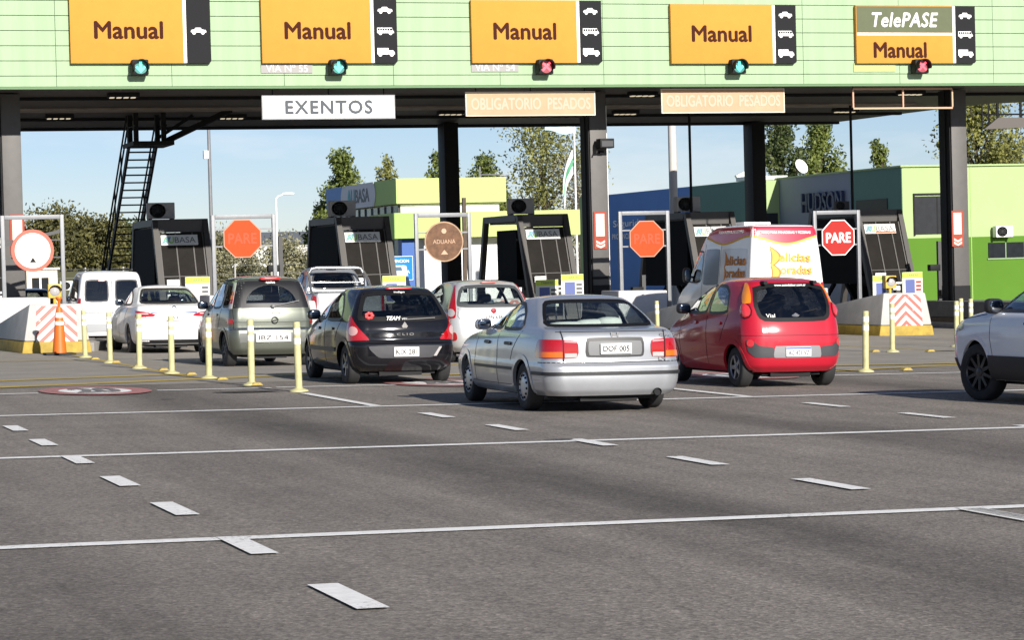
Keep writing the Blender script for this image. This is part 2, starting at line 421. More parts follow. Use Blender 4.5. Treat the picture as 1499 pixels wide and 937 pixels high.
        if style == 'cap':
            rb.lathe([(q*.92, h*.82), (q*.7, h*1.02), (q*.2, h*1.06), (0, h*1.06)], 'x', 40)
            for k in range(12):
                a = 2*math.pi*k/12; rb.sup((h*.98, q*.74*math.cos(a), q*.74*math.sin(a)), (.016, q*.085, q*.085), 1, 8, 6, mi=1)
        else:
            ns = {'five': 5, 'ten': 10, 'seven': 7}[style]
            for k in range(ns):
                a = 2*math.pi*k/ns; ca, sa = math.cos(a), math.sin(a); w0, w1 = (q*.17, q*.12) if ns == 5 else (q*.10, q*.075)
                p = []
                for x in (h*.45, h*.95):
                    for rr, ww in ((q*.15, w0), (q*.93, w1)):
                        xx = x if rr > q*.5 else x-.012
                        for sg in ((-1, 1) if rr < q*.5 else (1, -1)): p.append((xx, rr*ca-sg*ww*sa, rr*sa+sg*ww*ca))
                rb.hexa(p)
            rb.lathe([(q*.22, h*.4), (q*.22, h*.90), (q*.15, h*.98), (0, h*.98)], 'x', 20)
        tyre0 = tb.build('wheel', rubber, smooth=40); rim0 = rb.build('rim', [rimm, black], tyre0, smooth=40)
        z = r
        i = 0
        for y, st in ((ya[0], 0), (ya[1], steer)):
            for sg in (1, -1):
                if i == 0: t = tyre0
                else:
                    t = tyre0.copy(); col.objects.link(t); c = rim0.copy(); col.objects.link(c); c.parent = t
                i += 1
                x = s.map('R', y, r+.12).x - tw/2 - inset_
                t.parent = s.root; t.location = (sg*x, y, z-.004); t.rotation_euler = (random.uniform(0, 6), 0, (0 if sg > 0 else math.pi)+st)
        # underside
        b = MB(); L = s.sp['lv'][2][3]; W = s.fw(s.z0+.1)
        b.box(-W+.30, W-.30, .25, L-.3, s.z0-.05, s.z0+.15)
        b.tube([(-W+.25, ya[0], r), (W-.25, ya[0], r)], .045); b.tube([(-W+.25, ya[1], r), (W-.25, ya[1], r)], .045)
        b.box(-W*.45, W*.35, .18, .5, s.z0-.07, s.z0+.02)
        b.build('underbody', black, s.root)
    def plate(s, z, txt, wd=.36, ht=.13, bg=None, fg=None, tilt=0., top=None, x=0., yy=None):
        y = (s.map('r', x, z).y if yy is None else yy)-.016
        b = MB().box(-wd/2, wd/2, -.006, .006, -ht/2, ht/2)
        p = b.build('licence_plate', bg or white, s.root, bevel=.004, loc=(x, y, z)); p.rotation_euler = (-tilt, 0, 0)
        text('lettering', txt, wd*.84, ht*(.52 if top is None else .5), (0, -.007, -ht*(.0 if top is None else .1)), fg or black, p, bold=.012)
        if top is not None: MB().box(-wd/2+.004, wd/2-.004, -.0085, -.005, ht*.30, ht*.46).build('country_strip', top, p)
        return p
    def mirror(s, y, z, mat, sz=(.10, .075, .075), arm=.10):
        for c, sg in (('R', 1), ('L', -1)):
            x = s.map('R', y, z).x
            m = MB().sup(((x+arm)*sg, y+.02, z+.03), sz, .62, 16, 10); m.bar((x*sg-.02*sg, y+.03, z-.01), ((x+arm)*sg, y+.03, z), .05, .05)
            o = m.build('wing_mirror', mat, s.root, smooth=50)
            MB().sup(((x+arm)*sg, y+.02-sz[1]*.86, z+.03), (sz[0]*.82, sz[1]*.16, sz[2]*.78), .55, 14, 8).build('mirror_glass', M('mirror_glass', (.22, .24, .27), .05, metal=1), o, smooth=50)
    def handle(s, y, z, mat, wd=.11):
        for c in 'RL': s.patch(c, rnd([(y-wd, z-.022), (y+wd, z-.022), (y+wd, z+.022), (y-wd, z+.022)], .2, 2), mat, 'door_handle', off=.022, thick=.03, step=.05)
    def seats(s, yf, zb=.55, zt=1.05, rear_y=None, wseat=.25, mat=None, x=.36):
        mat = mat or M('seat_cloth', (.06, .06, .065), .9, var=.2)
        b = MB()
        for sg in (-1, 1):
            b.sup((sg*x, yf, (zb+zt)/2-.05), (wseat, .08, (zt-zb)/2+.05), .6, 14, 10, tilt=-.18); b.sup((sg*x, yf+.28, zb-.15), (wseat, .28, .10), .5, 14, 8)
            b.sup((sg*x, yf-.10, zt+.10), (.135, .05, .085), .6, 12, 8)
        if rear_y:
            b.sup((0, rear_y, (zb+zt)/2-.08), (x+wseat+.02, .09, (zt-zb)/2), .4, 18, 10, tilt=-.25)
            for sg in (-1, 1): b.sup((sg*x, rear_y-.10, zt-.03), (.13, .05, .07), .6, 12, 8)
        b.build('seats', mat, s.root, smooth=60)
    def dash(s, y, z, wd=1.25):
        b = MB().sup((0, y, z-.12), (wd/2, .28, .17), .45, 16, 8); b.lathe([(.185, -.012), (.20, 0), (.185, .012), (.17, 0), (.185, -.012)], 'y', 24, (-.36, y-.42, z-.02))
        b.build('dashboard', M('dash_plastic', (.03, .03, .032), .7), s.root, smooth=50)
    def place(s, x, y, rz=0., sx=1., sz=1., all_=None):
        s.root.location = (x, y, gz(x)+.002); s.root.rotation_euler = (0, math.atan(SLOPE), R(rz)); s.root.scale = (all_,)*3 if all_ else (sx, 1, sz)

red_lens = M('red_lens', (.36, .004, .007), .12, coat=1.)
amber_lens = M('amber_lens', (.62, .13, .004), .12, coat=1.)
clear_lens = M('clear_lens', (.42, .40, .39), .12, coat=1., var=.1, vscale=30)
pinkwhite = M('pale_red_lens', (.55, .25, .25), .15, coat=1.)
g_clear = glassm('clear_glass', (.84, .90, .89)); g_tint = glassm('tinted_glass', (.16, .18, .19)); g_dark = glassm('dark_glass', (.05, .05, .055))
chrome = M('chrome', (.75, .75, .76), .12, metal=1.)
grp = 'cars queueing at the toll'

def silver_sedan():
    sp = dict(H=1.39, ns=170, dz=.013, hm=.009, br=.09, bf=.2, tr=.05, tf=.10, lv=[
        (.20, .77, .07, 4.36, .26, .35), (.27, .815, .02, 4.42, .24, .33), (.42, .842, .0, 4.47, .22, .32), (.535, .847, .0, 4.46, .22, .32),
        (.565, .846, .02, 4.44, .22, .32), (.60, .842, .055, 4.40, .21, .32), (.72, .838, .055, 4.28, .25, .34), (.84, .826, .06, 3.98, .25, .36),
        (.92, .803, .088, 3.55, .25, .36), (.965, .778, .14, 3.25, .24, .34), (.99, .762, .30, 3.12, .18, .30), (1.005, .752, .52, 3.04, .17, .24),
        (1.10, .712, .70, 2.80, .16, .20), (1.20, .664, .89, 2.52, .15, .2), (1.29, .612, 1.08, 2.24, .15, .2), (1.335, .575, 1.20, 2.08, .15, .2)])
    pm = paint('silver_paint', (.44, .455, .48), metal=.55, rough=.32)
    c = Car('sedan', 'silver saloon car with red and amber tail lights nearest the camera', 'car', grp, sp, pm)
    ya = (.98, 3.60); r = .292
    c.window('r', [(-.66, 1.005), (.66, 1.005), (.60, 1.16), (.50, 1.325), (-.50, 1.325), (-.60, 1.16)], g_clear, fw=.03, frame=M('window_rubber', (.008, .008, .009), .6, spec=.1), name='rear_window')
    c.window('f', [(-.62, 1.02), (.62, 1.02), (.50, 1.32), (-.50, 1.32)], g_clear, name='windscreen')
    for ch in 'RL':
        c.window(ch, [(1.98, .955), (2.98, .985), (2.86, 1.04), (2.30, 1.315), (1.98, 1.315)], g_clear, name='side_window')
        c.window(ch, [(1.10, .965), (1.93, .955), (1.93, 1.315), (1.50, 1.30), (1.28, 1.18)], g_clear, name='side_window')
        c.line(ch, [(1.955, .28), (1.955, .95)]); c.line(ch, [(3.02, .30), (3.05, .60), (2.98, .96)]); c.line(ch, [(1.40, .60), (1.33, .72), (1.12, .90), (1.06, .965)])
        c.patch(ch, [(1.32, .48), (3.04, .48), (3.04, .515), (1.32, .515)], blackplastic, 'door_moulding', off=.012)
        c.line(ch, [(1.25, .30), (3.3, .30)], .006)
    c.body(r, ya)
    # tail lights: amber corner, red top, clear inner
    for sg in (1, -1):
        m = lambda p: [(sg*a, b) for a, b in p]
        t = c.patch('r', m(rnd([(.42, .645), (1.07, .645), (1.055, .76), (.98, .868), (.42, .862)], .1)), red_lens, 'tail_light', off=.012, thick=.03)
        c.patch('r', m([(.60, .655), (1.045, .655), (1.04, .722), (.60, .722)]), amber_lens, 'indicator_lens', off=.017, parent=t)
        c.patch('r', m([(.44, .655), (.575, .655), (.575, .705), (.44, .705)]), clear_lens, 'reversing_lens', off=.017, parent=t)
        c.patch('r', m([(.44, .825), (.575, .835), (.575, .85), (.44, .85)]), pinkwhite, 'reflector', off=.016, parent=t)
        c.line('r', m([(.588, .60), (.588, .87), (.60, .955)]), .010, off=.019)
    c.patch('r', rnd([(-.34, .655), (.34, .655), (.335, .885), (-.335, .885)], .07), blackplastic, 'plate_surround', off=.012)
    c.patch('r', rnd([(-.31, .675), (.31, .675), (.31, .845), (-.31, .845)], .06), M('surround_silver', (.15, .155, .16), .5), 'plate_panel', off=.016)
    c.plate(.755, 'DOF 005', .36, .125, yy=.035)
    c.patch('r', [(-1.25, .445), (1.25, .445), (1.25, .485), (-1.25, .485)], blackplastic, 'bumper_strip', off=.014, thick=.02)
    c.line('r', [(-1.0, .595), (1.0, .595)], .010); c.line('r', [(-.66, .955), (.66, .955)], .006)
    b = MB()
    for x in (-.035, .035): b.box(x-.008, x+.008, -.008, .0, -.035, .035)
    b.box(-.03, .03, -.008, 0, -.006, .006); b.build('badge', chrome, c.root, loc=(0, .075, .915))
    text('lettering', 'CIVIC', .17, .034, (.62, .10, .915), M('badge_grey', (.25, .25, .27), .3, metal=.6), c.root, bold=.01)
    text('lettering', 'LX', .09, .036, (.56, .082, .625), MATS['badge_grey'], c.root, bold=.01)
    c.wheels(r, ya, .175, 'cap'); c.mirror(2.86, .985, pm)
    c.handle(1.50, .80, blackplastic); c.handle(2.42, .80, blackplastic)
    c.seats(2.05, .5, .98, 1.15); c.dash(2.75, .98)
    MB().box(-.62, .62, .62, 1.12, .95, .985).build('parcel_shelf', M('shelf_felt', (.20, .19, .18), .9), c.root)
    b = MB(); b.tube([(.48, .32, .24), (.48, .04, .235)], .038, 14); b.lathe([(.045, .02), (.045, .05), (.030, .05), (.030, .2)], 'y', 14, (.48, -.01, .235)); b.build('exhaust_pipe', black, c.root, smooth=40)
    c.line('r', [(-.5, 1.345), (.5, 1.345)], .02)
    return c

def small_hatch(name, label, pm, black_trim=True, txt='KIX 281'):
    sp = dict(H=1.417, br=.10, bf=.24, tr=.055, tf=.12, lv=[
        (.19, .72, .13, 3.66, .26, .4), (.27, .78, .03, 3.74, .25, .38), (.42, .815, .0, 3.80, .24, .38), (.56, .822, .0, 3.79, .23, .38),
        (.60, .822, .03, 3.76, .23, .38), (.64, .822, .055, 3.70, .22, .38), (.76, .818, .06, 3.45, .22, .38), (.86, .805, .085, 3.12, .22, .36),
        (.94, .782, .12, 2.85, .22, .3), (1.08, .728, .20, 2.58, .21, .22), (1.22, .664, .30, 2.28, .20, .2), (1.30, .615, .37, 2.06, .19, .2), (1.355, .572, .46, 1.88, .19, .2)])
    c = Car(name, label, 'car', grp, sp, pm); ya = (.60, 3.07); r = .29
    c.window('r', rnd([(-.66, .905), (.66, .905), (.665, 1.0), (.57, 1.25), (.50, 1.335), (-.50, 1.335), (-.57, 1.25), (-.665, 1.0)], .2, 1), g_tint, fw=.06, name='rear_window', frame=black)
    c.window('f', [(-.62, .98), (.62, .98), (.5, 1.33), (-.5, 1.33)], g_clear, name='windscreen')
    for ch in 'RL':
        c.window(ch, [(1.60, .905), (2.72, .93), (2.55, 1.02), (2.05, 1.315), (1.60, 1.325)], g_tint, name='side_window')
        c.window(ch, [(.72, .96), (.80, .91), (1.55, .905), (1.55, 1.325), (1.10, 1.31), (.86, 1.15)], g_tint, name='side_window')
        c.line(ch, [(1.575, .27), (1.575, .90)]); c.line(ch, [(2.70, .3), (2.74, .6), (2.68, .93)]); c.line(ch, [(1.0, .62), (.9, .75), (.70, .94)])
        c.patch(ch, [(.98, .46), (2.70, .46), (2.70, .52), (.98, .52)], blackplastic, 'door_moulding', off=.012)
    c.body(r, ya)
    for sg in (1, -1):
        m = lambda p: [(sg*a, b) for a, b in p]
        t = c.patch('r', m(rnd([(.50, .625), (.95, .625), (.95, .80), (.86, .985), (.80, .985), (.66, .80)], .1)), red_lens, 'tail_light', off=.014, thick=.03)
        c.patch('r', m([(.765+.085*math.cos(k*.5236), .765+.066*math.sin(k*.5236)) for k in range(12)]), M('lens_pink', (.6, .35, .33), .2, coat=1.), 'indicator_lens', off=.019, parent=t)
    c.patch('r', rnd([(-.58, .555), (.58, .555), (.40, .375), (-.40, .375)], .08), M('bumper_inset', (.05, .05, .055), .35), 'bumper_recess', off=.004)
    c.patch('r', [(.41, .40), (.50, .53), (.54, .53), (.455, .40)], clear_lens, 'fog_light', off=.012)
    c.plate(.465, txt, .37, .135, yy=.0)
    c.line('r', [(-.95, .608), (.95, .608)], .012); c.line('r', [(-.64, .62), (-.66, .78), (-.78, .90)], .006); c.line('r', [(.64, .62), (.66, .78), (.78, .90)], .006)
    MB().prism([(0, -.065), (.045, 0), (0, .065), (-.045, 0)], 1, 0, .012).build('badge', chrome, c.root, loc=(0, .068, .83))
    text('lettering', 'CLIO', .25, .032, (0, .05, .715), chrome, c.root, bold=.01, spacing=1.5)
    c.patch('r', rnd([(-.20, 1.345), (.20, 1.345), (.19, 1.375), (-.19, 1.375)], .1), M('brake_lamp', (.5, .03, .03), .3), 'brake_light', off=.02, thick=.03) if False else None
    c.wheels(r, ya, .175, 'five', M('alloy_dark', (.20, .20, .21), .35, metal=.7)); c.mirror(2.60, .95, pm)
    c.seats(1.72, .5, .98, .85); c.dash(2.45, .95)
    c.handle(1.18, .79, pm); c.handle(2.02, .79, pm)
    return c

def black_hatch():
    pm = paint('black_paint', (.006, .006, .008), spec=.02, coat=1.)
    c = small_hatch('hatchback', 'black hatchback with a red sticker in its dark rear window', pm)
    b = MB(); b.sup((0, .40, 1.368), (.20, .03, .014), .5, 14, 6); b.build('brake_light', M('brake_lamp', (.45, .02, .02), .3), c.root, smooth=50)
    t = MB()
    for k in range(7):
        a = k*.9; t.sup((-.50+.045*math.cos(a), .155+.001*k, .985+.035*math.sin(a)), (.026, .004, .022), 1, 8, 6)
    o = t.build('window_sticker', M('sticker_red', (.6, .03, .03), .5), c.root); o.location.y = -.01
    text('window_sticker', 'TEAM', .20, .055, (-.16, .095, .945), white, c.root, bold=.03, shear=.3)
    text('window_sticker', 'vtx', .08, .03, (-.0, .085, .935), white, c.root)
    text('window_sticker', 'indigo', .16, .03, (.0, .36, 1.315), white, c.root, bold=.02)
    b = MB(); b.bar((.0, .085, .925), (.46, .115, .945), .015, .012); b.build('wiper', M('wiper_grey', (.15, .15, .15), .5), c.root)
    return c

def grey_mpv():
    sp = dict(H=1.624, br=.08, bf=.24, tr=.05, tf=.12, lv=[
        (.22, .76, .08, 3.92, .24, .4), (.32, .82, .01, 4.0, .22, .38), (.50, .845, .0, 4.05, .20, .38), (.66, .848, .02, 4.02, .20, .38), (.70, .846, .055, 3.98, .19, .38),
        (.82, .843, .06, 3.75, .18, .38), (.95, .835, .075, 3.4, .18, .36), (1.05, .81, .10, 3.12, .17, .3), (1.20, .762, .14, 2.85, .16, .22), (1.36, .705, .19, 2.52, .15, .2), (1.48, .66, .245, 2.22, .15, .2), (1.55, .625, .31, 2.0, .15, .2)])
    pm = paint('grey_green_paint', (.125, .135, .108), metal=.6, rough=.33)
    c = Car('people_carrier', 'grey green compact people carrier with tall lights beside its wide rear window', 'car', grp, sp, pm); ya = (.66, 3.29); r = .305
    rw = [(-.74, 1.045), (.74, 1.045), (.69, 1.30), (.625, 1.50), (.40, 1.525), (-.40, 1.525), (-.625, 1.50), (-.69, 1.30)]
    arc = [(.50*math.cos(math.pi*k/12), 1.11+.36*math.sin(math.pi*k/12)) for k in range(13)]
    c.patch('r', rw, M('ceramic_black', (.016, .016, .018), .4, spec=.25), 'tailgate_glass', off=.003, hole=inset(arc, .012))
    c.window('r', arc, g_tint, fw=.02, name='rear_window', frame=M('ceramic_black', (0, 0, 0)))
    c.window('f', [(-.64, 1.12), (.64, 1.12), (.52, 1.5), (-.52, 1.5)], g_clear, name='windscreen')
    for ch in 'RL':
        c.window(ch, [(1.62, 1.02), (2.75, 1.02), (2.62, 1.14), (2.08, 1.50), (1.62, 1.52)], g_clear, name='side_window')
        c.window(ch, [(.86, 1.04), (1.57, 1.02), (1.57, 1.52), (.92, 1.50)], g_tint, name='side_window')
        c.window(ch, [(.34, 1.06), (.80, 1.05), (.86, 1.49), (.46, 1.47)], g_dark, name='side_window')
        c.line(ch, [(1.595, .32), (1.595, 1.01)]); c.line(ch, [(2.82, .34), (2.86, .7), (2.78, 1.0)]); c.line(ch, [(1.06, .68), (.94, .85), (.82, 1.03)])
        c.line(ch, [(.6, 1.545), (2.0, 1.545)], .03, off=.012)
    c.body(r, ya)
    for sg in (1, -1):
        m = lambda p: [(sg*a, b) for a, b in p]
        t = c.patch('r', m([(.755, 1.03), (.90, 1.03), (.80, 1.49), (.65, 1.49)]), clear_lens, 'tail_light', off=.010, thick=.03)
        c.patch('r', m([(.735, 1.12), (.875, 1.12), (.825, 1.34), (.69, 1.34)]), red_lens, 'brake_lens', off=.014, parent=t)
        c.patch('r', m([(.72, 1.20), (.857, 1.20), (.842, 1.265), (.71, 1.265)]), amber_lens, 'indicator_lens', off=.018, parent=t)
        c.patch('r', m(rnd([(.74, .765), (1.0, .765), (1.0, .855), (.74, .855)], .08)), red_lens, 'reflector', off=.012)
        c.line('r', m([(.735, .66), (.725, .86), (.745, 1.04)]), .008)
    c.patch('r', [(-.73, .80), (.73, .80), (.73, .845), (-.73, .845)], pm, 'tailgate_ridge', off=.022, thick=.03)
    c.line('r', [(-.95, .668), (.95, .668)], .012, mat=chrome, name='bumper_trim', off=.008)
    c.patch('r', [(-.62, .435), (.62, .435), (.62, .60), (-.62, .60)], M('plate_recess', (.10, .105, .095), .5), 'plate_recess', off=.004)
    p = c.plate(.52, 'IBZ 154', .66, .15, yy=.0)
    b = MB(); b.lathe([(.055, -.01), (.065, 0), (.055, .01), (.048, 0), (.055, -.01)], 'y', 20); b.bar((-.07, 0, -.012), (.07, 0, .012), .02, .02); b.build('badge', MATS['ceramic_black'], c.root, smooth=40, loc=(.04, .04, .825))
    text('lettering', 'Meriva', .2, .04, (.05, .05, .965), chrome, c.root, bold=.01)
    b = MB(); b.sup((0, .235, 1.565), (.20, .05, .03), .5, 14, 6); b.build('brake_light', MATS['brake_lamp'], c.root, smooth=50)
    text('window_sticker', 'nativa', .17, .04, (0, .205, 1.50), white, c.root, bold=.03)
    b = MB(); b.bar((.02, .075, 1.075), (.52, .12, 1.17), .02, .015); b.sup((.02, .07, 1.075), (.045, .03, .035), .8, 10, 6); b.build('wiper', MATS['wiper_grey'] if 'wiper_grey' in MATS else M('wiper_grey', (.15, .15, .15), .5), c.root)
    c.wheels(r, ya, .185, 'seven', M('steel_rim_dark', (.10, .10, .105), .5, metal=.5)); c.mirror(2.62, 1.05, blackplastic)
    c.seats(1.85, .6, 1.12, .95); c.dash(2.6, 1.08); c.handle(1.2, .92, pm); c.handle(2.1, .92, pm)
    return c

def white_sedan():
    sp = dict(H=1.475, br=.10, bf=.25, tr=.06, tf=.12, lv=[
        (.20, .80, .10, 4.45, .28, .4), (.28, .855, .03, 4.54, .26, .38), (.45, .882, .0, 4.62, .25, .38), (.60, .885, .0, 4.60, .24, .38), (.72, .88, .03, 4.5, .23, .38),
        (.84, .868, .045, 4.15, .22, .38), (.94, .848, .06, 3.75, .22, .36), (1.01, .822, .09, 3.4, .21, .34), (1.04, .80, .24, 3.25, .2, .3), (1.06, .785, .46, 3.16, .19, .24),
        (1.16, .735, .66, 2.88, .18, .2), (1.27, .68, .90, 2.56, .17, .2), (1.37, .625, 1.14, 2.22, .16, .2), (1.42, .585, 1.32, 2.02, .16, .2)])
    pm = paint('white_car_paint', (.78, .775, .76), rough=.3, dirt=.03)
    c = Car('sedan', 'white saloon car with slim red tail lights behind the yellow posts', 'car', grp, sp, pm); ya = (1.0, 3.70); r = .315
    c.window('r', [(-.68, 1.065), (.68, 1.065), (.62, 1.24), (.52, 1.405), (-.52, 1.405), (-.62, 1.24)], g_clear, fw=.04, name='rear_window')
    c.window('f', [(-.64, 1.09), (.64, 1.09), (.52, 1.4), (-.52, 1.4)], g_clear, name='windscreen')
    for ch in 'RL':
        c.window(ch, [(2.1, 1.03), (3.1, 1.04), (2.95, 1.11), (2.42, 1.39), (2.1, 1.40)], g_tint, name='side_window')
        c.window(ch, [(1.02, 1.06), (1.12, 1.04), (2.05, 1.03), (2.05, 1.40), (1.62, 1.37), (1.3, 1.24)], g_tint, name='side_window')
        c.line(ch, [(2.08, .3), (2.08, 1.03)]); c.line(ch, [(3.14, .32), (3.18, .7), (3.1, 1.03)]); c.line(ch, [(1.44, .64), (1.35, .8), (1.1, 1.03)])
    c.body(r, ya)
    for sg in (1, -1):
        m = lambda p: [(sg*a, b) for a, b in p]
        t = c.patch('r', m(rnd([(.40, .835), (.44, .80), (.95, .78), (1.10, .89), (.98, .94), (.6, .90)], .1)), red_lens, 'tail_light', off=.012, thick=.03)
        c.patch('r', m([(.55, .845), (.90, .845), (.93, .87), (.58, .875)]), clear_lens, 'reversing_lens', off=.017, parent=t)
    c.patch('r', [(-.50, .865), (.50, .865), (.50, .905), (-.50, .905)], chrome, 'chrome_strip', off=.016)
    c.plate(.775, 'OYN 422', .36, .12, yy=.02)
    c.line('r', [(-.9, .70), (.9, .70)], .008); c.line('r', [(-.62, .71), (-.62, .8)], .006); c.line('r', [(.62, .71), (.62, .8)], .006)
    text('lettering', 'Corolla', .2, .035, (-.33, .085, .965), MATS['badge_grey'], c.root, bold=.01)
    b = MB(); b.lathe([(.045, -.006), (.055, 0), (.045, .006), (.038, 0), (.045, -.006)], 'y', 20); b.build('badge', chrome, c.root, smooth=40, loc=(0, .06, .975))
    c.patch('r', [(-.7, .215), (.7, .215), (.7, .30), (-.7, .30)], blackplastic, 'lower_bumper', off=.006)
    c.wheels(r, ya, .2, 'five', M('steel_rim_dark', (.1, .1, .1), .5)); c.mirror(2.98, 1.06, M('mirror_grey', (.16, .18, .19), .3, coat=1.))
    c.seats(2.2, .55, 1.05, 1.2, mat=M('tan_seat', (.22, .10, .05), .9)); c.dash(2.95, 1.04)
    MB().box(-.62, .62, .62, 1.15, 1.0, 1.04).build('parcel_shelf', MATS['tan_seat'], c.root)
    return c

def red_hatch():
    sp = dict(H=1.485, dz=.014, br=.12, bf=.26, tr=.05, tf=.12, lv=[
        (.21, .67, .12, 3.36, .25, .4), (.30, .72, .03, 3.46, .24, .38), (.45, .752, .0, 3.54, .27, .36), (.60, .764, .002, 3.53, .28, .36), (.72, .766, .016, 3.42, .28, .36),
        (.86, .755, .048, 3.15, .26, .36), (.97, .735, .085, 2.85, .23, .34), (1.05, .715, .115, 2.65, .19, .26), (1.18, .672, .165, 2.42, .18, .2), (1.30, .625, .225, 2.14, .17, .2), (1.38, .585, .285, 1.92, .17, .2), (1.42, .555, .34, 1.78, .17, .2)])
    pm = paint('red_paint', (.42, .006, .022), rough=.3, dirt=.04)
    c = Car('hatchback', 'small red hatchback with round tail lights and a grey bumper panel', 'car', grp, sp, pm); ya = (.55, 2.89); r = .275
    c.window('r', rnd([(-.52, .94), (-.42, .885), (.42, .885), (.52, .94), (.56, 1.12), (.51, 1.395), (-.51, 1.395), (-.56, 1.12)], .2, 1), g_dark, fw=.05, name='rear_window', frame=black)
    c.window('f', [(-.58, 1.07), (.58, 1.07), (.48, 1.4), (-.48, 1.4)], g_clear, name='windscreen')
    for ch in 'RL':
        c.window(ch, [(1.42, .975), (2.55, .985), (2.40, 1.06), (1.92, 1.375), (1.42, 1.39)], g_tint, name='side_window')
        c.window(ch, [(.72, 1.02), (.86, .985), (1.37, .975), (1.37, 1.39), (1.0, 1.38), (.82, 1.28)], g_tint, name='side_window')
        c.line(ch, [(1.395, .28), (1.395, .97)]); c.line(ch, [(2.44, .32), (2.50, .6), (2.48, .98)]); c.line(ch, [(.93, .62), (.85, .75), (.72, .95), (.72, 1.0)])
    c.body(r, ya)
    for sg in (1, -1):
        m = lambda p: [(sg*a, b) for a, b in p]
        t = c.patch('r', m(rnd([(.59, 1.13), (.735, 1.12), (.755, 1.22), (.65, 1.40), (.575, 1.40), (.57, 1.25)], .15)), M('amber_bright', (.85, .27, .012), .12, coat=1.), 'indicator_light', off=.014, thick=.03)
        c.patch('r', m([(.70+.112*math.cos(k*.524), 1.035+.112*math.sin(k*.524)) for k in range(12)]), M('lamp_rim_dark', (.08, .004, .008), .4), 'lamp_rim', off=.010, thick=.03)
        c.patch('r', m([(.70+.092*math.cos(k*.524), 1.035+.092*math.sin(k*.524)) for k in range(12)]), M('lens_bright_red', (.62, .035, .045), .12, coat=1.), 'tail_light', off=.02, thick=.035, grow=lambda a, b: .03*max(0, 1-((abs(a)-.70)**2+(b-1.035)**2)/.0085))
        c.patch('r', m(rnd([(.34, .405), (.60, .41), (.70, .49), (.725, .64), (.66, .655), (.54, .56), (.34, .545)], .12)), M('bumper_grey', (.045, .045, .05), .65), 'bumper_panel', off=.008)
        c.patch('r', m([(.66+.052*math.cos(k*.524), .60+.05*math.sin(k*.524)) for k in range(12)]), MATS['lens_bright_red'], 'fog_light', off=.014)
    c.patch('r', rnd([(-.35, .40), (.35, .40), (.33, .56), (-.33, .56)], .06), M('panel_silver_grey', (.22, .22, .23), .4), 'plate_panel', off=.01)
    c.plate(.48, 'AC 421 VZ', .36, .125, yy=-.002, fg=M('plate_ink', (.12, .12, .16), .6), top=M('plate_blue', (.03, .07, .4), .5))
    text('lettering', 'www.autodelsur.com.ar', .46, .034, (0, .262, 1.372), white, c.root, bold=.02).rotation_euler = (R(66), 0, 0)
    text('window_sticker', 'Vial', .13, .05, (-.36, .09, .965), white, c.root).rotation_euler = (R(75), 0, 0)
    MB().prism([(-.06, 0), (0, -.035), (.06, 0), (0, .035)], 1, 0, .01).build('badge', chrome, c.root, loc=(0, .075, .965))
    b = MB(); b.bar((.0, .10, .985), (.34, .13, 1.05), .018, .012); b.build('wiper', black, c.root)
    for x in (-.36, .36): MB().box(x-.025, x+.025, .24, .36, 1.385, 1.43).build('hinge', black, c.root)
    c.line('r', [(-.9, .70), (.9, .70)], .006)
    c.wheels(r, ya, .17, 'five', M('alloy_grey', (.32, .32, .34), .35, metal=.7)); c.mirror(2.35, 1.02, blackplastic)
    c.seats(1.55, .58, 1.06, .75, wseat=.22, x=.32, mat=M('seat_mauve', (.10, .07, .10), .9)); c.dash(2.25, 1.03, 1.1); c.handle(1.0, .86, pm); c.handle(1.85, .86, pm)
    return c

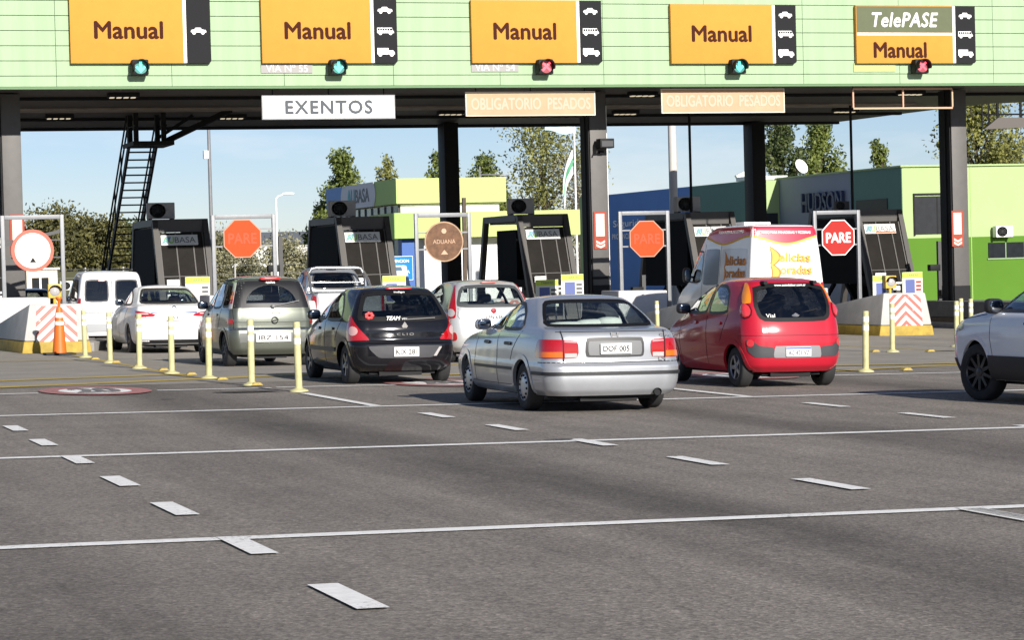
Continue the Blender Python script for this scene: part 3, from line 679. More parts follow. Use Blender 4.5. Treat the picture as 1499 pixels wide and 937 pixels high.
def white_hatch():
    sp = dict(H=1.49, br=.10, bf=.25, tr=.05, tf=.12, lv=[
        (.20, .75, .13, 3.88, .28, .4), (.30, .81, .03, 3.96, .26, .38), (.48, .838, .0, 4.03, .25, .38), (.64, .843, .01, 4.0, .24, .38), (.80, .84, .04, 3.7, .23, .38), (.92, .825, .065, 3.3, .22, .36),
        (1.0, .80, .10, 3.02, .22, .3), (1.14, .745, .17, 2.74, .2, .22), (1.28, .682, .25, 2.4, .19, .2), (1.38, .63, .33, 2.12, .18, .2), (1.43, .595, .40, 1.96, .18, .2)])
    pm = paint('pearl_paint', (.50, .50, .495), metal=.3, rough=.3)
    c = Car('hatchback', 'pale silver hatchback half hidden behind the black hatchback', 'car', grp, sp, pm); ya = (.66, 3.17); r = .3
    c.window('r', rnd([(-.64, 1.0), (.64, 1.0), (.655, 1.08), (.54, 1.40), (-.54, 1.40), (-.655, 1.08)], .15, 2), g_clear, fw=.05, name='rear_window', frame=M('glass_border_grey', (.06, .065, .065), .3))
    c.window('f', [(-.62, 1.04), (.62, 1.04), (.5, 1.4), (-.5, 1.4)], g_clear, name='windscreen')
    for ch in 'RL':
        c.window(ch, [(1.72, 1.0), (2.85, 1.01), (2.7, 1.1), (2.1, 1.395), (1.72, 1.40)], g_clear, name='side_window')
        c.window(ch, [(.72, 1.08), (.85, 1.01), (1.67, 1.0), (1.67, 1.40), (1.1, 1.385), (.88, 1.26)], g_clear, name='side_window')
        c.line(ch, [(1.695, .3), (1.695, 1.0)]); c.line(ch, [(1.08, .62), (.95, .8), (.75, 1.03)])
    c.body(r, ya)
    for sg in (1, -1):
        m = lambda p: [(sg*a, b) for a, b in p]
        t = c.patch('r', m(rnd([(.70, .80), (.95, .82), (.93, .98), (.76, 1.24), (.665, 1.40), (.635, 1.40), (.67, 1.1), (.68, .95)], .15)), red_lens, 'tail_light', off=.012, thick=.03)
        c.patch('r', m([(.79+.085*math.cos(k*.524), .90+.07*math.sin(k*.524)) for k in range(12)]), clear_lens, 'reversing_lens', off=.018, parent=t)
        c.patch('r', m(rnd([(.68, .40), (.86, .42), (.86, .56), (.70, .56)], .2)), red_lens, 'fog_light', off=.01)
    c.line('r', [(-.64, .99), (-.66, .84), (-.55, .70), (.55, .70), (.66, .84), (.64, .99)], .008)
    c.plate(.82, 'LFN 638', .36, .12)
    b = MB(); b.sup((0, .37, 1.445), (.15, .03, .018), .5, 14, 6); b.build('brake_light', M('brake_lamp_pale', (.45, .15, .13), .3), c.root, smooth=50)
    MB().lathe([(0, -.012), (.045, -.008), (.05, 0)], 'y', 18).build('badge', M('badge_red', (.3, .02, .03), .3), c.root, smooth=40, loc=(0, .055, .93))
    b = MB(); b.tube([(0, .75, 1.485), (0, .60, 1.62)], .006, 6); b.build('aerial', black, c.root)
    c.wheels(r, ya, .185, 'five'); c.mirror(2.75, 1.02, pm); c.seats(1.9, .58, 1.05, .95); c.dash(2.65, 1.02)
    return c

def pickup():
    sp = dict(H=1.83, br=.05, bf=.22, tr=.03, tf=.1, lv=[
        (.42, .80, .06, 5.05, .12, .35), (.55, .87, .0, 5.15, .12, .34), (.75, .895, .0, 5.18, .12, .34), (.95, .895, .01, 5.0, .12, .36), (1.10, .885, .012, 4.55, .12, .36), (1.17, .87, .015, 4.05, .12, .36),
        (1.20, .85, .03, 3.8, .12, .3), (1.215, .80, 1.48, 3.72, .10, .24), (1.35, .755, 1.52, 3.42, .12, .2), (1.55, .69, 1.60, 3.02, .14, .2), (1.70, .635, 1.70, 2.72, .14, .2), (1.76, .60, 1.76, 2.58, .14, .2)])
    pm = paint('pickup_silver', (.30, .315, .33), metal=.5, rough=.32)
    c = Car('pickup_truck', 'silver double cab pickup truck with chrome roll bar', 'pickup truck', grp, sp, pm); ya = (1.15, 4.2); r = .37
    c.window('r', [(-.56, 1.27), (.56, 1.27), (.50, 1.68), (-.50, 1.68)], g_tint, fw=.04, name='rear_window')
    c.window('f', [(-.62, 1.27), (.62, 1.27), (.5, 1.7), (-.5, 1.7)], g_clear, name='windscreen')
    for ch in 'RL':
        c.window(ch, [(1.78, 1.25), (2.5, 1.25), (2.5, 1.7), (1.9, 1.68)], g_tint, name='side_window')
        c.window(ch, [(2.56, 1.25), (3.45, 1.25), (2.92, 1.69), (2.56, 1.7)], g_tint, name='side_window')
        c.line(ch, [(1.45, .5), (1.45, 1.2)], .012); c.line(ch, [(2.53, .5), (2.53, 1.24)])
    c.body(r, ya)
    MB().box(-.74, .74, .10, 1.42, 1.195, 1.215).build('load_bed', M('bed_liner', (.05, .05, .05), .8), c.root)
    for sg in (1, -1): c.patch('r', [(sg*a, b) for a, b in rnd([(.78, .78), (1.02, .78), (1.02, 1.14), (.78, 1.14)], .08)], red_lens, 'tail_light', off=.012, thick=.03)
    c.patch('r', [(-.74, .74), (.74, .74), (.74, 1.19), (-.74, 1.19)], paint('tailgate_paint', (.27, .28, .29), metal=.5), 'tailgate', off=.012, thick=.02)
    MB().sup((0, -.06, .55), (.85, .09, .10), .4, 18, 8).build('bumper', chrome, c.root, smooth=40)
    b = MB()
    for y in (1.33, 1.05):
        h = 1.80 if y > 1.2 else 1.62
        if y > 1.2: b.tube([(-.74, y, 1.20), (-.70, y, 1.6), (-.60, y, h-.02), (-.45, y, h), (.45, y, h), (.60, y, h-.02), (.70, y, 1.6), (.74, y, 1.20)], .04, 10)
    for x in (-1, 1): b.tube([(x*.68, 1.33, 1.70), (x*.71, 1.05, 1.52), (x*.74, .75, 1.20)], .035, 10)
    b.tube([(-.70, 1.33, 1.45), (.70, 1.33, 1.45)], .02, 8)
    b.build('roll_bar', M('roll_bar_metal', (.55, .56, .58), .25, metal=.9), c.root, smooth=50)
    MB().sup((0, 1.66, 1.80), (.13, .03, .025), .5, 12, 6).build('brake_light', MATS['brake_lamp'], c.root, smooth=50)
    c.plate(.55, 'NBK 207', .34, .12, yy=-.15)
    c.wheels(r, ya, .25, 'five'); c.mirror(3.35, 1.30, pm, (.10, .08, .11)); c.seats(2.75, .8, 1.35, 2.0); c.dash(3.3, 1.28)
    return c

def van_shape(L, W, H, roofr, yfs):
    return None

def white_van():
    sp = dict(H=1.84, br=.06, bf=.25, tr=.03, tf=.1, lv=[
        (.22, .76, .06, 4.0, .16, .4), (.32, .82, .0, 4.1, .15, .38), (.5, .845, .0, 4.16, .15, .38), (.62, .85, .03, 4.1, .14, .38), (.85, .852, .035, 3.8, .14, .38), (1.0, .85, .04, 3.45, .14, .36),
        (1.10, .843, .045, 3.1, .14, .3), (1.25, .825, .055, 2.9, .14, .22), (1.5, .79, .085, 2.5, .14, .2), (1.68, .755, .115, 2.2, .14, .2), (1.76, .72, .15, 2.05, .14, .2), (1.795, .69, .19, 1.98, .14, .2)])
    pm = paint('van_white', (.78, .78, .77), rough=.3, dirt=.03)
    c = Car('small_van', 'small white van with two rear door windows waiting beside the first booth', 'van', grp, sp, pm); ya = (.75, 3.45); r = .31
    for sg in (1, -1): c.window('r', [(sg*a, b) for a, b in rnd([(.075, 1.06), (.68, 1.06), (.655, 1.62), (.075, 1.62)], .1)], g_dark, fw=.03, name='rear_door_window')
    c.window('f', [(-.66, 1.2), (.66, 1.2), (.55, 1.7), (-.55, 1.7)], g_clear, name='windscreen')
    for ch in 'RL':
        c.window(ch, [(.35, 1.08), (1.2, 1.08), (1.2, 1.62), (.42, 1.62)], g_dark, name='side_window')
        c.window(ch, [(1.27, 1.08), (2.7, 1.10), (2.2, 1.64), (1.27, 1.64)], g_dark, name='side_window')
        c.line(ch, [(1.24, .35), (1.24, 1.7)])
    c.body(r, ya)
    c.line('r', [(0, .55), (0, 1.74)], .016); c.line('r', [(-.92, .80), (.92, .80)], .03, mat=M('strip_grey', (.3, .31, .33), .5), name='rub_strip', off=.012)
    for sg in (1, -1): c.patch('r', [(sg*a, b) for a, b in [(.79, .80), (.90, .80), (.88, 1.15), (.76, 1.15)]], red_lens, 'tail_light', off=.012, thick=.03)
    c.patch('r', [(-.95, .33), (.95, .33), (.95, .52), (-.95, .52)], M('bumper_plastic_grey', (.30, .31, .32), .5), 'bumper', off=.03, thick=.04)
    c.patch('r', rnd([(-.33, 1.575), (-.17, 1.575), (-.18, 1.61), (-.32, 1.61)], .1), M('brake_lamp', (0, 0, 0)), 'brake_light', off=.012)
    c.plate(.70, 'MZD 914', .36, .12); b = MB()
    for x in (-.55, .55):
        b.bar((x, .3, 1.86), (x, 1.7, 1.87), .03, .03)
    b.build('roof_rails', blackplastic, c.root)
    c.wheels(r, ya, .185, 'cap'); c.mirror(2.75, 1.12, blackplastic); c.seats(2.0, .7, 1.2)
    return c

def delivery_van():
    sp = dict(H=2.62, br=.05, bf=.3, tr=.015, tf=.1, dz=.04, lv=[
        (.30, .90, .04, 5.3, .10, .4), (.45, .96, .0, 5.5, .09, .38), (.8, .985, .0, 5.55, .09, .38), (1.1, .985, .02, 5.2, .09, .38), (1.3, .97, .03, 4.75, .09, .32), (1.6, .945, .06, 4.45, .09, .25),
        (2.0, .905, .10, 4.05, .09, .22), (2.3, .87, .14, 3.75, .10, .22), (2.48, .845, .17, 3.4, .12, .22), (2.57, .80, .22, 3.1, .14, .22)])
    pm = paint('delivery_white', (.80, .795, .78), rough=.32, dirt=.03)
    redm = M('livery_red', (.52, .015, .045), .35, coat=.6); yel = M('livery_yellow', (.66, .36, .03), .6); org = M('livery_orange', (.48, .17, .015), .6); pale = M('livery_pale', (.62, .36, .05), .6)
    c = Car('delivery_van', 'tall white delivery van with red roof band and yellow bakery lettering', 'van', grp, sp, pm); ya = (1.05, 4.3); r = .34
    c.window('f', [(-.75, 1.35), (.75, 1.35), (.65, 2.1), (-.65, 2.1)], g_clear, name='windscreen')
    for ch in 'RL':
        c.window(ch, [(3.32, 1.3), (4.5, 1.3), (3.95, 2.05), (3.32, 2.05)], g_tint, name='side_window')
    # red band with a wavy lower edge round the top
    def wave(u, a): return 2.30 - .16*math.exp(-((abs(u)-a)/.45)**2)
    us = [-.86+1.72*k/28 for k in range(29)]
    lo = [(u, 2.35-.17*math.cos(u/.86*1.45)**2) for u in us]
    c.patch('r', lo+[(.84, 2.555), (-.84, 2.555)], redm, 'red_band', off=.003)
    c.patch('r', band([(u, v-.018) for u, v in lo], .045), yel, 'yellow_edge', off=.004)
    for ch in 'RL':
        ys = [.30+3.0*k/24 for k in range(25)]; lo2 = [(y, 2.36-.16*math.sin((y-.3)/3.2*math.pi)**2) for y in ys]
        c.patch(ch, lo2+[(3.2, 2.55), (.30, 2.555)], redm, 'red_band', off=.003)
        c.patch(ch, band([(u, v-.018) for u, v in lo2], .045), yel, 'yellow_edge', off=.004)
        c.patch(ch, rnd([(.35, 1.2), (2.0, 1.2), (2.0, 2.08), (.35, 2.08)], .06), paint('side_panel_white', (.62, .63, .66), rough=.3), 'side_panel', off=.002)
        c.patch(ch, rnd([(2.1, 1.25), (3.2, 1.25), (3.2, 2.08), (2.1, 2.08)], .06), M('van_side_glass', (.16, .18, .21), .2), 'side_panel', off=.002)
        c.line(ch, [(2.05, .5), (2.05, 2.2)], .012); c.line(ch, [(3.26, .5), (3.26, 2.2)], .012)
    c.body(r, ya)
    c.line('r', [(0, .5), (0, 2.35)], .010, mat=M('seam_grey', (.3, .3, .3), .6))
    for sg in (1, -1): c.patch('r', [(sg*a, b) for a, b in [(.88, .9), (1.02, .9), (1.0, 1.3), (.87, 1.3)]], red_lens, 'tail_light', off=.012, thick=.03)
    def crescent(cx, cz, s0, flip=1, ca=.14, cb=.52):
        o = [(cx+flip*s0*cb*math.sin(math.pi*k/12), cz+s0*(.5-k/12)) for k in range(13)]
        i = [(cx+flip*s0*ca*math.sin(math.pi*k/12), cz+s0*(.5-k/12)) for k in range(11, 0, -1)]; return o+i
    y0 = c.map('r', 0, 1.75).y; tl = math.atan(.10/.8*.9)
    for cz, s0 in ((1.87, .46), (1.52, .44)):
        c.patch('r', crescent(-.44, cz, s0, 1), pale, 'lettering', off=.009); c.patch('r', crescent(-.44, cz, s0*1.10, 1, .06, .58), org, 'lettering', off=.005)
    for t_, z, x in (('elicias', 1.86, .20), ('oradas', 1.58, .22)):
        yy = c.map('r', x, z).y
        for mm, bo, dd in ((org, .05, .010), (yel, .012, .014)):
            o = text('lettering', t_, .80, .19, (x, yy-dd, z), mm, c.root, bold=bo); o.rotation_euler = (math.pi/2-tl, 0, R(-2))
    yy = c.map('r', 0, 2.40).y
    o = text('lettering', 'TODO PARA PANADERIAS Y PIZZERIAS', 1.28, .06, (0, yy-.012, 2.42), white, c.root, bold=.02); o.rotation_euler = (math.pi/2-.15, 0, 0)
    for sg in (-1, 1):
        for t_, z, y in (('elicias', 1.80, 1.05), ('oradas', 1.52, 1.05)):
            x = c.map('R', y, z).x
            o = text('lettering', t_, 1.25, .20, (sg*(x+.012), y, z), org, c.root, bold=.04); o.rotation_euler = (R(84), 0, R(90*sg))
        x = c.map('R', 1.9, 1.7).x
        yq = 1.05-sg*.0
        c.patch('L' if sg < 0 else 'R', crescent(1.78 if sg < 0 else .32, 1.82, .40, -1 if sg < 0 else 1), org, 'lettering', off=.006); c.patch('L' if sg < 0 else 'R', crescent(1.78 if sg < 0 else .32, 1.50, .36, -1 if sg < 0 else 1), org, 'lettering', off=.006)
        x = c.map('R', 1.6, 2.44).x
        o = text('lettering', 'TODO PARA PIZZERIAS', 1.6, .07, (sg*(x+.014), 1.5, 2.45), white, c.root, bold=.02); o.rotation_euler = (R(76), 0, R(90*sg))
    MB().box(-.35, .35, 1.9, 2.5, 2.58, 2.69).build('roof_vent', white, c.root, bevel=.02)
    c.plate(.62, 'GLP 530', .36, .12); c.wheels(r, ya, .22, 'cap'); c.mirror(4.15, 1.45, blackplastic, (.10, .09, .18), .14)
    return c

def suv():
    M('cladding_black', (.018, .018, .02), .6)
    sp = dict(H=1.66, br=.08, bf=.30, tr=.05, tf=.13, lipw=.05, lv=[
        (.26, .80, .08, 4.02, .22, .45), (.36, .86, .01, 4.12, .22, .44), (.55, .885, .0, 4.19, .22, .42), (.74, .888, .01, 4.19, .22, .42), (.90, .882, .03, 4.10, .22, .44), (1.0, .868, .05, 3.85, .22, .44), (1.06, .84, .07, 3.50, .22, .42),
        (1.10, .81, .085, 3.18, .2, .3), (1.22, .765, .13, 2.90, .2, .22), (1.38, .70, .20, 2.54, .19, .2), (1.50, .65, .27, 2.22, .18, .2), (1.58, .61, .34, 1.98, .18, .2)])
    pm = paint('suv_white', (.78, .79, .81), rough=.28, dirt=.03)
    c = Car('compact_suv', 'white compact SUV with black wheels and black sills entering at the frame edge', 'car', grp, sp, pm); ya = (.78, 3.30); r = .345
    c.window('r', [(-.62, 1.12), (.62, 1.12), (.55, 1.5), (-.55, 1.5)], g_dark, name='rear_window')
    c.window('f', [(-.66, 1.12), (.66, 1.12), (.54, 1.54), (-.54, 1.54)], g_clear, name='windscreen')
    for ch in 'RL':
        c.window(ch, [(1.72, 1.06), (2.92, 1.06), (2.75, 1.17), (2.18, 1.53), (1.72, 1.55)], g_clear, name='side_window')
        c.window(ch, [(.72, 1.12), (1.66, 1.06), (1.66, 1.55), (.9, 1.50)], g_tint, name='side_window')
        c.window(ch, [(2.96, 1.07), (3.10, 1.075), (2.90, 1.17)], g_dark, fw=.015, name='quarter_window')
        c.line(ch, [(1.69, .4), (1.69, 1.05)]); c.line(ch, [(2.82, .5), (2.90, .75), (2.92, 1.05)]); c.line(ch, [(3.1, 1.03), (3.6, .98), (3.95, .93)], .008)
        c.patch(ch, [(1.12, .27), (2.95, .27), (2.95, .55), (1.12, .55)], MATS['cladding_black'], 'sill_cladding', off=.012, thick=.03)
        c.patch(ch, rnd([(3.62, .84), (3.98, .80), (4.02, .92), (3.70, .97)], .15), clear_lens, 'headlight', off=.01, thick=.03)
        c.line(ch, [(1.2, .90), (2.75, .90)], .012, mat=pm, name='shoulder_crease', off=.006)
    c.body(r, ya)
    c.patch('f', [(-.9, .28), (.9, .28), (.9, .50), (-.9, .50)], MATS['cladding_black'], 'lower_bumper', off=.012, thick=.03)
    for sg in (1, -1): c.patch('r', [(sg*a, b) for a, b in rnd([(.72, .85), (1.0, .87), (1.0, 1.05), (.72, 1.05)], .1)], red_lens, 'tail_light', off=.012, thick=.03)
    c.plate(.7, 'AB 730 CK', .36, .12)
    c.wheels(r, ya, .21, 'ten', M('rim_black', (.02, .02, .022), .35, coat=.5), rimr=.66, steer=R(12)); c.mirror(2.86, 1.10, MATS['cladding_black'], (.12, .085, .09), .12)
    c.handle(1.95, .93, MATS['cladding_black'], .12); c.handle(.95, .95, MATS['cladding_black'], .12)
    c.seats(1.85, .65, 1.15, .95); c.dash(2.7, 1.08)
    return c

c = silver_sedan(); c.place(10.29, 28.42, -1, sx=1.075)
cu_ = MB()
for k, (x, y) in enumerate([(-.30, .86), (.06, .90), (.24, .86)]): cu_.sup((x, y, 1.02+.01*k), (.25 if k < 2 else .16, .13, .055+.01*k), .75, 16, 8)
o = cu_.build('cushion', M('pale_cloth', (.55, .57, .52), .9, var=.1, vscale=12), smooth=60); o.location = (10.28, 28.42, gz(10.28)); tag(o, 'pale folded cushion lying inside the silver saloon under its rear window', 'cushion')
c = black_hatch(); c.place(10.22, 37.6, 0, all_=1.065)
c = grey_mpv(); c.place(10.10, 46.5, 0, sz=1.045)
c = white_sedan(); c.place(10.05, 56.5, 0, all_=1.03)
c = red_hatch(); c.place(14.88, 33.5, 0, all_=1.065)
c = white_hatch(); c.place(14.30, 46.2, 0, all_=1.055)
c = pickup(); c.place(15.30, 61.5, 0, all_=1.06)
c = white_van(); c.place(10.05, 65.5, 0, all_=1.03)
c = delivery_van(); c.place(25.45, 57.8, 0, sx=1.03, sz=1.10)
c = suv(); c.place(16.33, 25.71, 4.5, sz=1.06)
d = small_hatch('hatchback', 'dark car beyond the toll seen between the cream hut and the yellow lamp', MATS['black_paint'], txt='FKL 609'); d.place(10.4, 84, 0)
# ------------------------------------------------------------------ ground, road, markings
def sheet(name, x0, x1, y0, y1, dz, mat, nx=1, ny=1, parent=None):
    mb = MB(); xs = [x0+(x1-x0)*i/nx for i in range(nx+1)]; ys = [y0+(y1-y0)*i/ny for i in range(ny+1)]
    mb.v = [(x, y, gz(x)+dz) for y in ys for x in xs]; n = nx+1
    mb.f = [(j*n+i, j*n+i+1, (j+1)*n+i+1, (j+1)*n+i) for j in range(ny) for i in range(nx)]; mb.m = [0]*len(mb.f)
    return mb.build(name, mat, recalc=False)
def groundpoly(name, pts, dz, mat, parent=None):
    mb = MB(); mb.add([(x, y, gz(x)+dz) for x, y in pts], [tuple(range(len(pts)))]); return mb

def asphalt_mat():
    m = bpy.data.materials.new('asphalt'); m.use_nodes = True; n = m.node_tree; b = n.nodes['Principled BSDF']; L = n.links.new
    def nd(t, **k):
        q = n.nodes.new(t)
        for a, v in k.items(): setattr(q, a, v)
        return q
    t = nd('ShaderNodeTexCoord')
    def noise(sc_, det=4, rough=.6, scale=None):
        q = nd('ShaderNodeTexNoise'); q.inputs['Scale'].default_value = sc_; q.inputs['Detail'].default_value = det; q.inputs['Roughness'].default_value = rough
        if scale:
            mp_ = nd('ShaderNodeMapping'); mp_.inputs['Scale'].default_value = scale; L(t.outputs['Object'], mp_.inputs[0]); L(mp_.outputs[0], q.inputs['Vector'])
        else: L(t.outputs['Object'], q.inputs['Vector'])
        return q
    def ramp(src, a, b_, c0, c1):
        q = nd('ShaderNodeMapRange'); q.inputs[1].default_value = a; q.inputs[2].default_value = b_; q.inputs[3].default_value = c0; q.inputs[4].default_value = c1; L(src, q.inputs[0]); return q.outputs[0]
    def mul(a, b_):
        q = nd('ShaderNodeMath', operation='MULTIPLY'); L(a, q.inputs[0])
        if isinstance(b_, float): q.inputs[1].default_value = b_
        else: L(b_, q.inputs[1])
        return q.outputs[0]
    f1 = noise(24, 3, .85); f2 = noise(75, 2, .7); big = noise(.35, 5, .6); patchy = noise(1.6, 4, .6)
    vor = nd('ShaderNodeTexVoronoi'); vor.inputs['Scale'].default_value = 42; L(t.outputs['Object'], vor.inputs['Vector'])
    # tyre-worn dark band down the middle of each lane
    sx = nd('ShaderNodeSeparateXYZ'); L(t.outputs['Object'], sx.inputs[0])
    wob = noise(.5, 3, .5, (.6, .12, 1)); ad = nd('ShaderNodeMath', operation='MULTIPLY_ADD'); ad.inputs[1].default_value = 1.2; L(wob.outputs[0], ad.inputs[0]); L(sx.outputs[0], ad.inputs[2])
    ph = nd('ShaderNodeMath', operation='MULTIPLY_ADD'); ph.inputs[1].default_value = 2*math.pi/5.05; ph.inputs[2].default_value = -2*math.pi*6.9/5.05; L(ad.outputs[0], ph.inputs[0])
    co = nd('ShaderNodeMath', operation='COSINE'); L(ph.outputs[0], co.inputs[0])
    bandv = ramp(co.outputs[0], .15, 1., 0., 1.); br = noise(.8, 4, .6, (1, .12, 1)); bandv = mul(bandv, ramp(br.outputs[0], .3, .62, .25, 1.))
    dark = ramp(bandv, 0, 1, 1., .46); st_ = noise(1.0, 6, .7, (2.2, .07, 1)); dark = mul(dark, ramp(st_.outputs[0], .35, .68, 1.10, .84)); oil = noise(.9, 5, .7); dark = mul(dark, ramp(oil.outputs[0], .62, .74, 1., .82))
    ck = nd('ShaderNodeTexVoronoi', feature='DISTANCE_TO_EDGE'); ck.inputs['Scale'].default_value = .23; wp = noise(1.3, 4, .6); ckm = nd('ShaderNodeMix', data_type='VECTOR'); ckm.inputs[0].default_value = .25; L(t.outputs['Object'], ckm.inputs[4]); L(wp.outputs['Color'], ckm.inputs[5]); L(ckm.outputs[1], ck.inputs['Vector']); ckv = ramp(ck.outputs['Distance'], .0, .004, .84, 1.); dark = mul(dark, ckv)
    v = mul(ramp(f1.outputs[0], .28, .72, .52, 1.48), ramp(f2.outputs[0], .3, .7, .75, 1.25)); v = mul(v, ramp(big.outputs[0], .3, .7, .86, 1.12)); v = mul(v, ramp(patchy.outputs[0], .3, .7, .93, 1.06))
    v = mul(v, ramp(vor.outputs['Color'], .0, 1., .72, 1.3)); v = mul(v, dark)
    mm = nd('ShaderNodeMix', data_type='RGBA', blend_type='MULTIPLY'); mm.inputs[0].default_value = 1; mm.inputs[6].default_value = (.202, .178, .153, 1); L(v, mm.inputs[7]); L(mm.outputs[2], b.inputs['Base Color'])
    b.inputs['Roughness'].default_value = .85; b.inputs['Specular IOR Level'].default_value = .3
    bp = nd('ShaderNodeBump'); bp.inputs['Strength'].default_value = .5; bp.inputs['Distance'].default_value = .006; L(vor.outputs['Distance'], bp.inputs['Height']); L(bp.outputs[0], b.inputs['Normal'])
    return m
grass = M('dry_grass', (.13, .125, .045), .95, var=.35, vscale=.6, bump=.4, bscale=3)
concrete = M('apron_concrete', (.26, .235, .20), .85, var=.2, vscale=.9, bump=.15, bscale=60)
def wornpaint(name, c, lo, hi):
    m = M(name, c, .75, var=.14, vscale=14, spec=.3); n = m.node_tree; bs = n.nodes['Principled BSDF']; src = bs.inputs['Base Color'].links[0].from_socket; L = n.links.new
    t = n.nodes.new('ShaderNodeTexCoord'); a1 = n.nodes.new('ShaderNodeTexNoise'); a1.inputs['Scale'].default_value = 22; a1.inputs['Detail'].default_value = 6; a1.inputs['Roughness'].default_value = .75
    a2 = n.nodes.new('ShaderNodeTexNoise'); a2.inputs['Scale'].default_value = 1.1; a2.inputs['Detail'].default_value = 3
    ad = n.nodes.new('ShaderNodeMath'); ad.operation = 'MULTIPLY_ADD'; ad.inputs[1].default_value = .45
    L(t.outputs['Object'], a1.inputs[0]); L(t.outputs['Object'], a2.inputs[0]); L(a2.outputs[0], ad.inputs[0]); L(a1.outputs[0], ad.inputs[2])
    r_ = n.nodes.new('ShaderNodeMapRange'); r_.inputs[1].default_value = lo; r_.inputs[2].default_value = hi; L(ad.outputs[0], r_.inputs[0])
    mx_ = n.nodes.new('ShaderNodeMix'); mx_.data_type = 'RGBA'; L(r_.outputs[0], mx_.inputs[0]); L(src, mx_.inputs[6]); mx_.inputs[7].default_value = (.17, .155, .14, 1); L(mx_.outputs[2], bs.inputs['Base Color'])
    return m
roadwhite = wornpaint('road_paint_white', (.80, .79, .76), .80, .93)
roadyellow = wornpaint('road_paint_yellow', (.50, .36, .06), .66, .98)
roadred = wornpaint('road_paint_red', (.46, .17, .165), .66, .95)
MB().add([(-700, -400, -.55), (900, -400, -2.2), (900, 1500, -2.2), (-700, 1500, -.55)], [(0, 1, 2, 3)]).build('ground', grass, recalc=False)['kind'] = 'structure'
tag(sheet('road', -58, 88, -30, 44, 0, asphalt_mat(), 1, 1), kind='structure')
tag(sheet('apron', -58, 88, 39.5, 140, .004, concrete), kind='structure')

mk = MB(); MW = .008
def quad(mb, x0, x1, y0, y1, dz=MW, skew=0.):
    n = max(1, int((x1-x0)/6))
    for i in range(n):
        a, b_ = x0+(x1-x0)*i/n, x0+(x1-x0)*(i+1)/n
        mb.add([(a, y0, gz(a)+dz), (b_, y0, gz(b_)+dz), (b_+skew, y1, gz(b_+skew)+dz), (a+skew, y1, gz(a+skew)+dz)], [(0, 1, 2, 3)])
lines = []
for k, (y, x0, x1) in enumerate([(31.12, -20, 40), (23.58, -20, 40), (15.60, -20, 40)]):
    mb = MB(); quad(mb, x0, x1, y-.10, y+.10); lines.append(mb)
mb = MB(); quad(mb, -20, 4.62, 37.15, 37.33); quad(mb, 6.35, 8.05, 37.2, 37.38); quad(mb, 8.15, 12.9, 37.3, 37.48); quad(mb, 13.1, 40, 37.1, 37.28); lines.append(mb)
for mb in lines: tag(mb.build('road_marking', roadwhite, recalc=False), kind='structure')
mb = MB()
for k in range(9):
    y = 12.5+2.64*k-2.64
    if y < 33 and abs(y-31) > .5: quad(mb, 2.975+.0125*(y-12.5), 3.14+.0125*(y-12.5), y-.53, y+.53, MW+.004, .0)
for k in range(7):
    y = 17.82+2.73*k-2.73*2
    if y < 30: quad(mb, 8.08, 8.24, y-.55, y+.55, MW+.004)
for k in range(6):
    y = 28.74-2.7*k
    if y > 12: quad(mb, 13.04, 13.20, y-.58, y+.58, MW+.004)
quad(mb, 8.05, 8.23, 14.3, 15.55, MW+.004); quad(mb, 8.0, 8.14, 31.2, 35.2, MW+.004); quad(mb, 13.05, 13.2, 31.2, 35.5, MW+.004); quad(mb, 3.03, 3.2, 31.2, 34, MW+.004)
tag(mb.build('lane_dashes', roadwhite, recalc=False), kind='structure')
# yellow and red markings on the apron
mb = MB()
def strip(mb, p, q, w_, dz):
    d = Vector((q[0]-p[0], q[1]-p[1])).normalized(); nrm = Vector((-d.y, d.x))*w_/2
    pts = [(p[0]+nrm.x, p[1]+nrm.y), (q[0]+nrm.x, q[1]+nrm.y), (q[0]-nrm.x, q[1]-nrm.y), (p[0]-nrm.x, p[1]-nrm.y)][::-1]
    mb.add([(x, y, gz(x)+dz) for x, y in pts], [(0, 1, 2, 3)])
strip(mb, (2.5, 38.7), (9.9, 42.3), .5, .012); strip(mb, (-2, 39.6), (8.0, 43.6), .45, .012); strip(mb, (9.9, 42.1), (13.5, 39.8), .2, .012); strip(mb, (11.6, 40.7), (12.6, 40.9), .55, .016)
strip(mb, (16.6, 38.2), (25.5, 42.6), .34, .012); strip(mb, (18.6, 41.0), (30, 40.6), .34, .016); strip(mb, (5.0, 52.6), (7.6, 52.7), .18, .012)
for x in (7.75, 13.3, 18.9, 24.5): strip(mb, (x, 42), (x+.05, 57.5), .12, .008)
tag(mb.build('yellow_marking', roadyellow, recalc=False), kind='structure')
def ring(cx, cy, r0, r1, ys, dz, mat, name):
    mb = MB(); n = 48; v = []
    for r_ in (r0, r1):
        for k in range(n): a = 2*math.pi*k/n; x = cx+r_*math.cos(a); v.append((x, cy+r_*ys*math.sin(a), gz(x)+dz))
    mb.add(v, [(k, n+k, n+(k+1) % n, (k+1) % n) for k in range(n)]); return tag(mb.build(name, mat, recalc=True), kind='structure')
for cx, cy in ((5.48, 37.55), (10.75, 37.75), (15.75, 37.75)):
    ring(cx, cy, .52, .80, 1.85, .016, roadred, 'speed_roundel'); ring(cx, cy, .001, .52, 1.85, .014, roadwhite, 'speed_roundel')
    o = text('speed_numeral', '20', .62, 1.35, (cx, cy, gz(cx)+.019), M('road_paint_black', (.16, .15, .145), .8), rot=(0, math.atan(SLOPE), 0), bold=.02, depth=.003); tag(o, kind='structure')
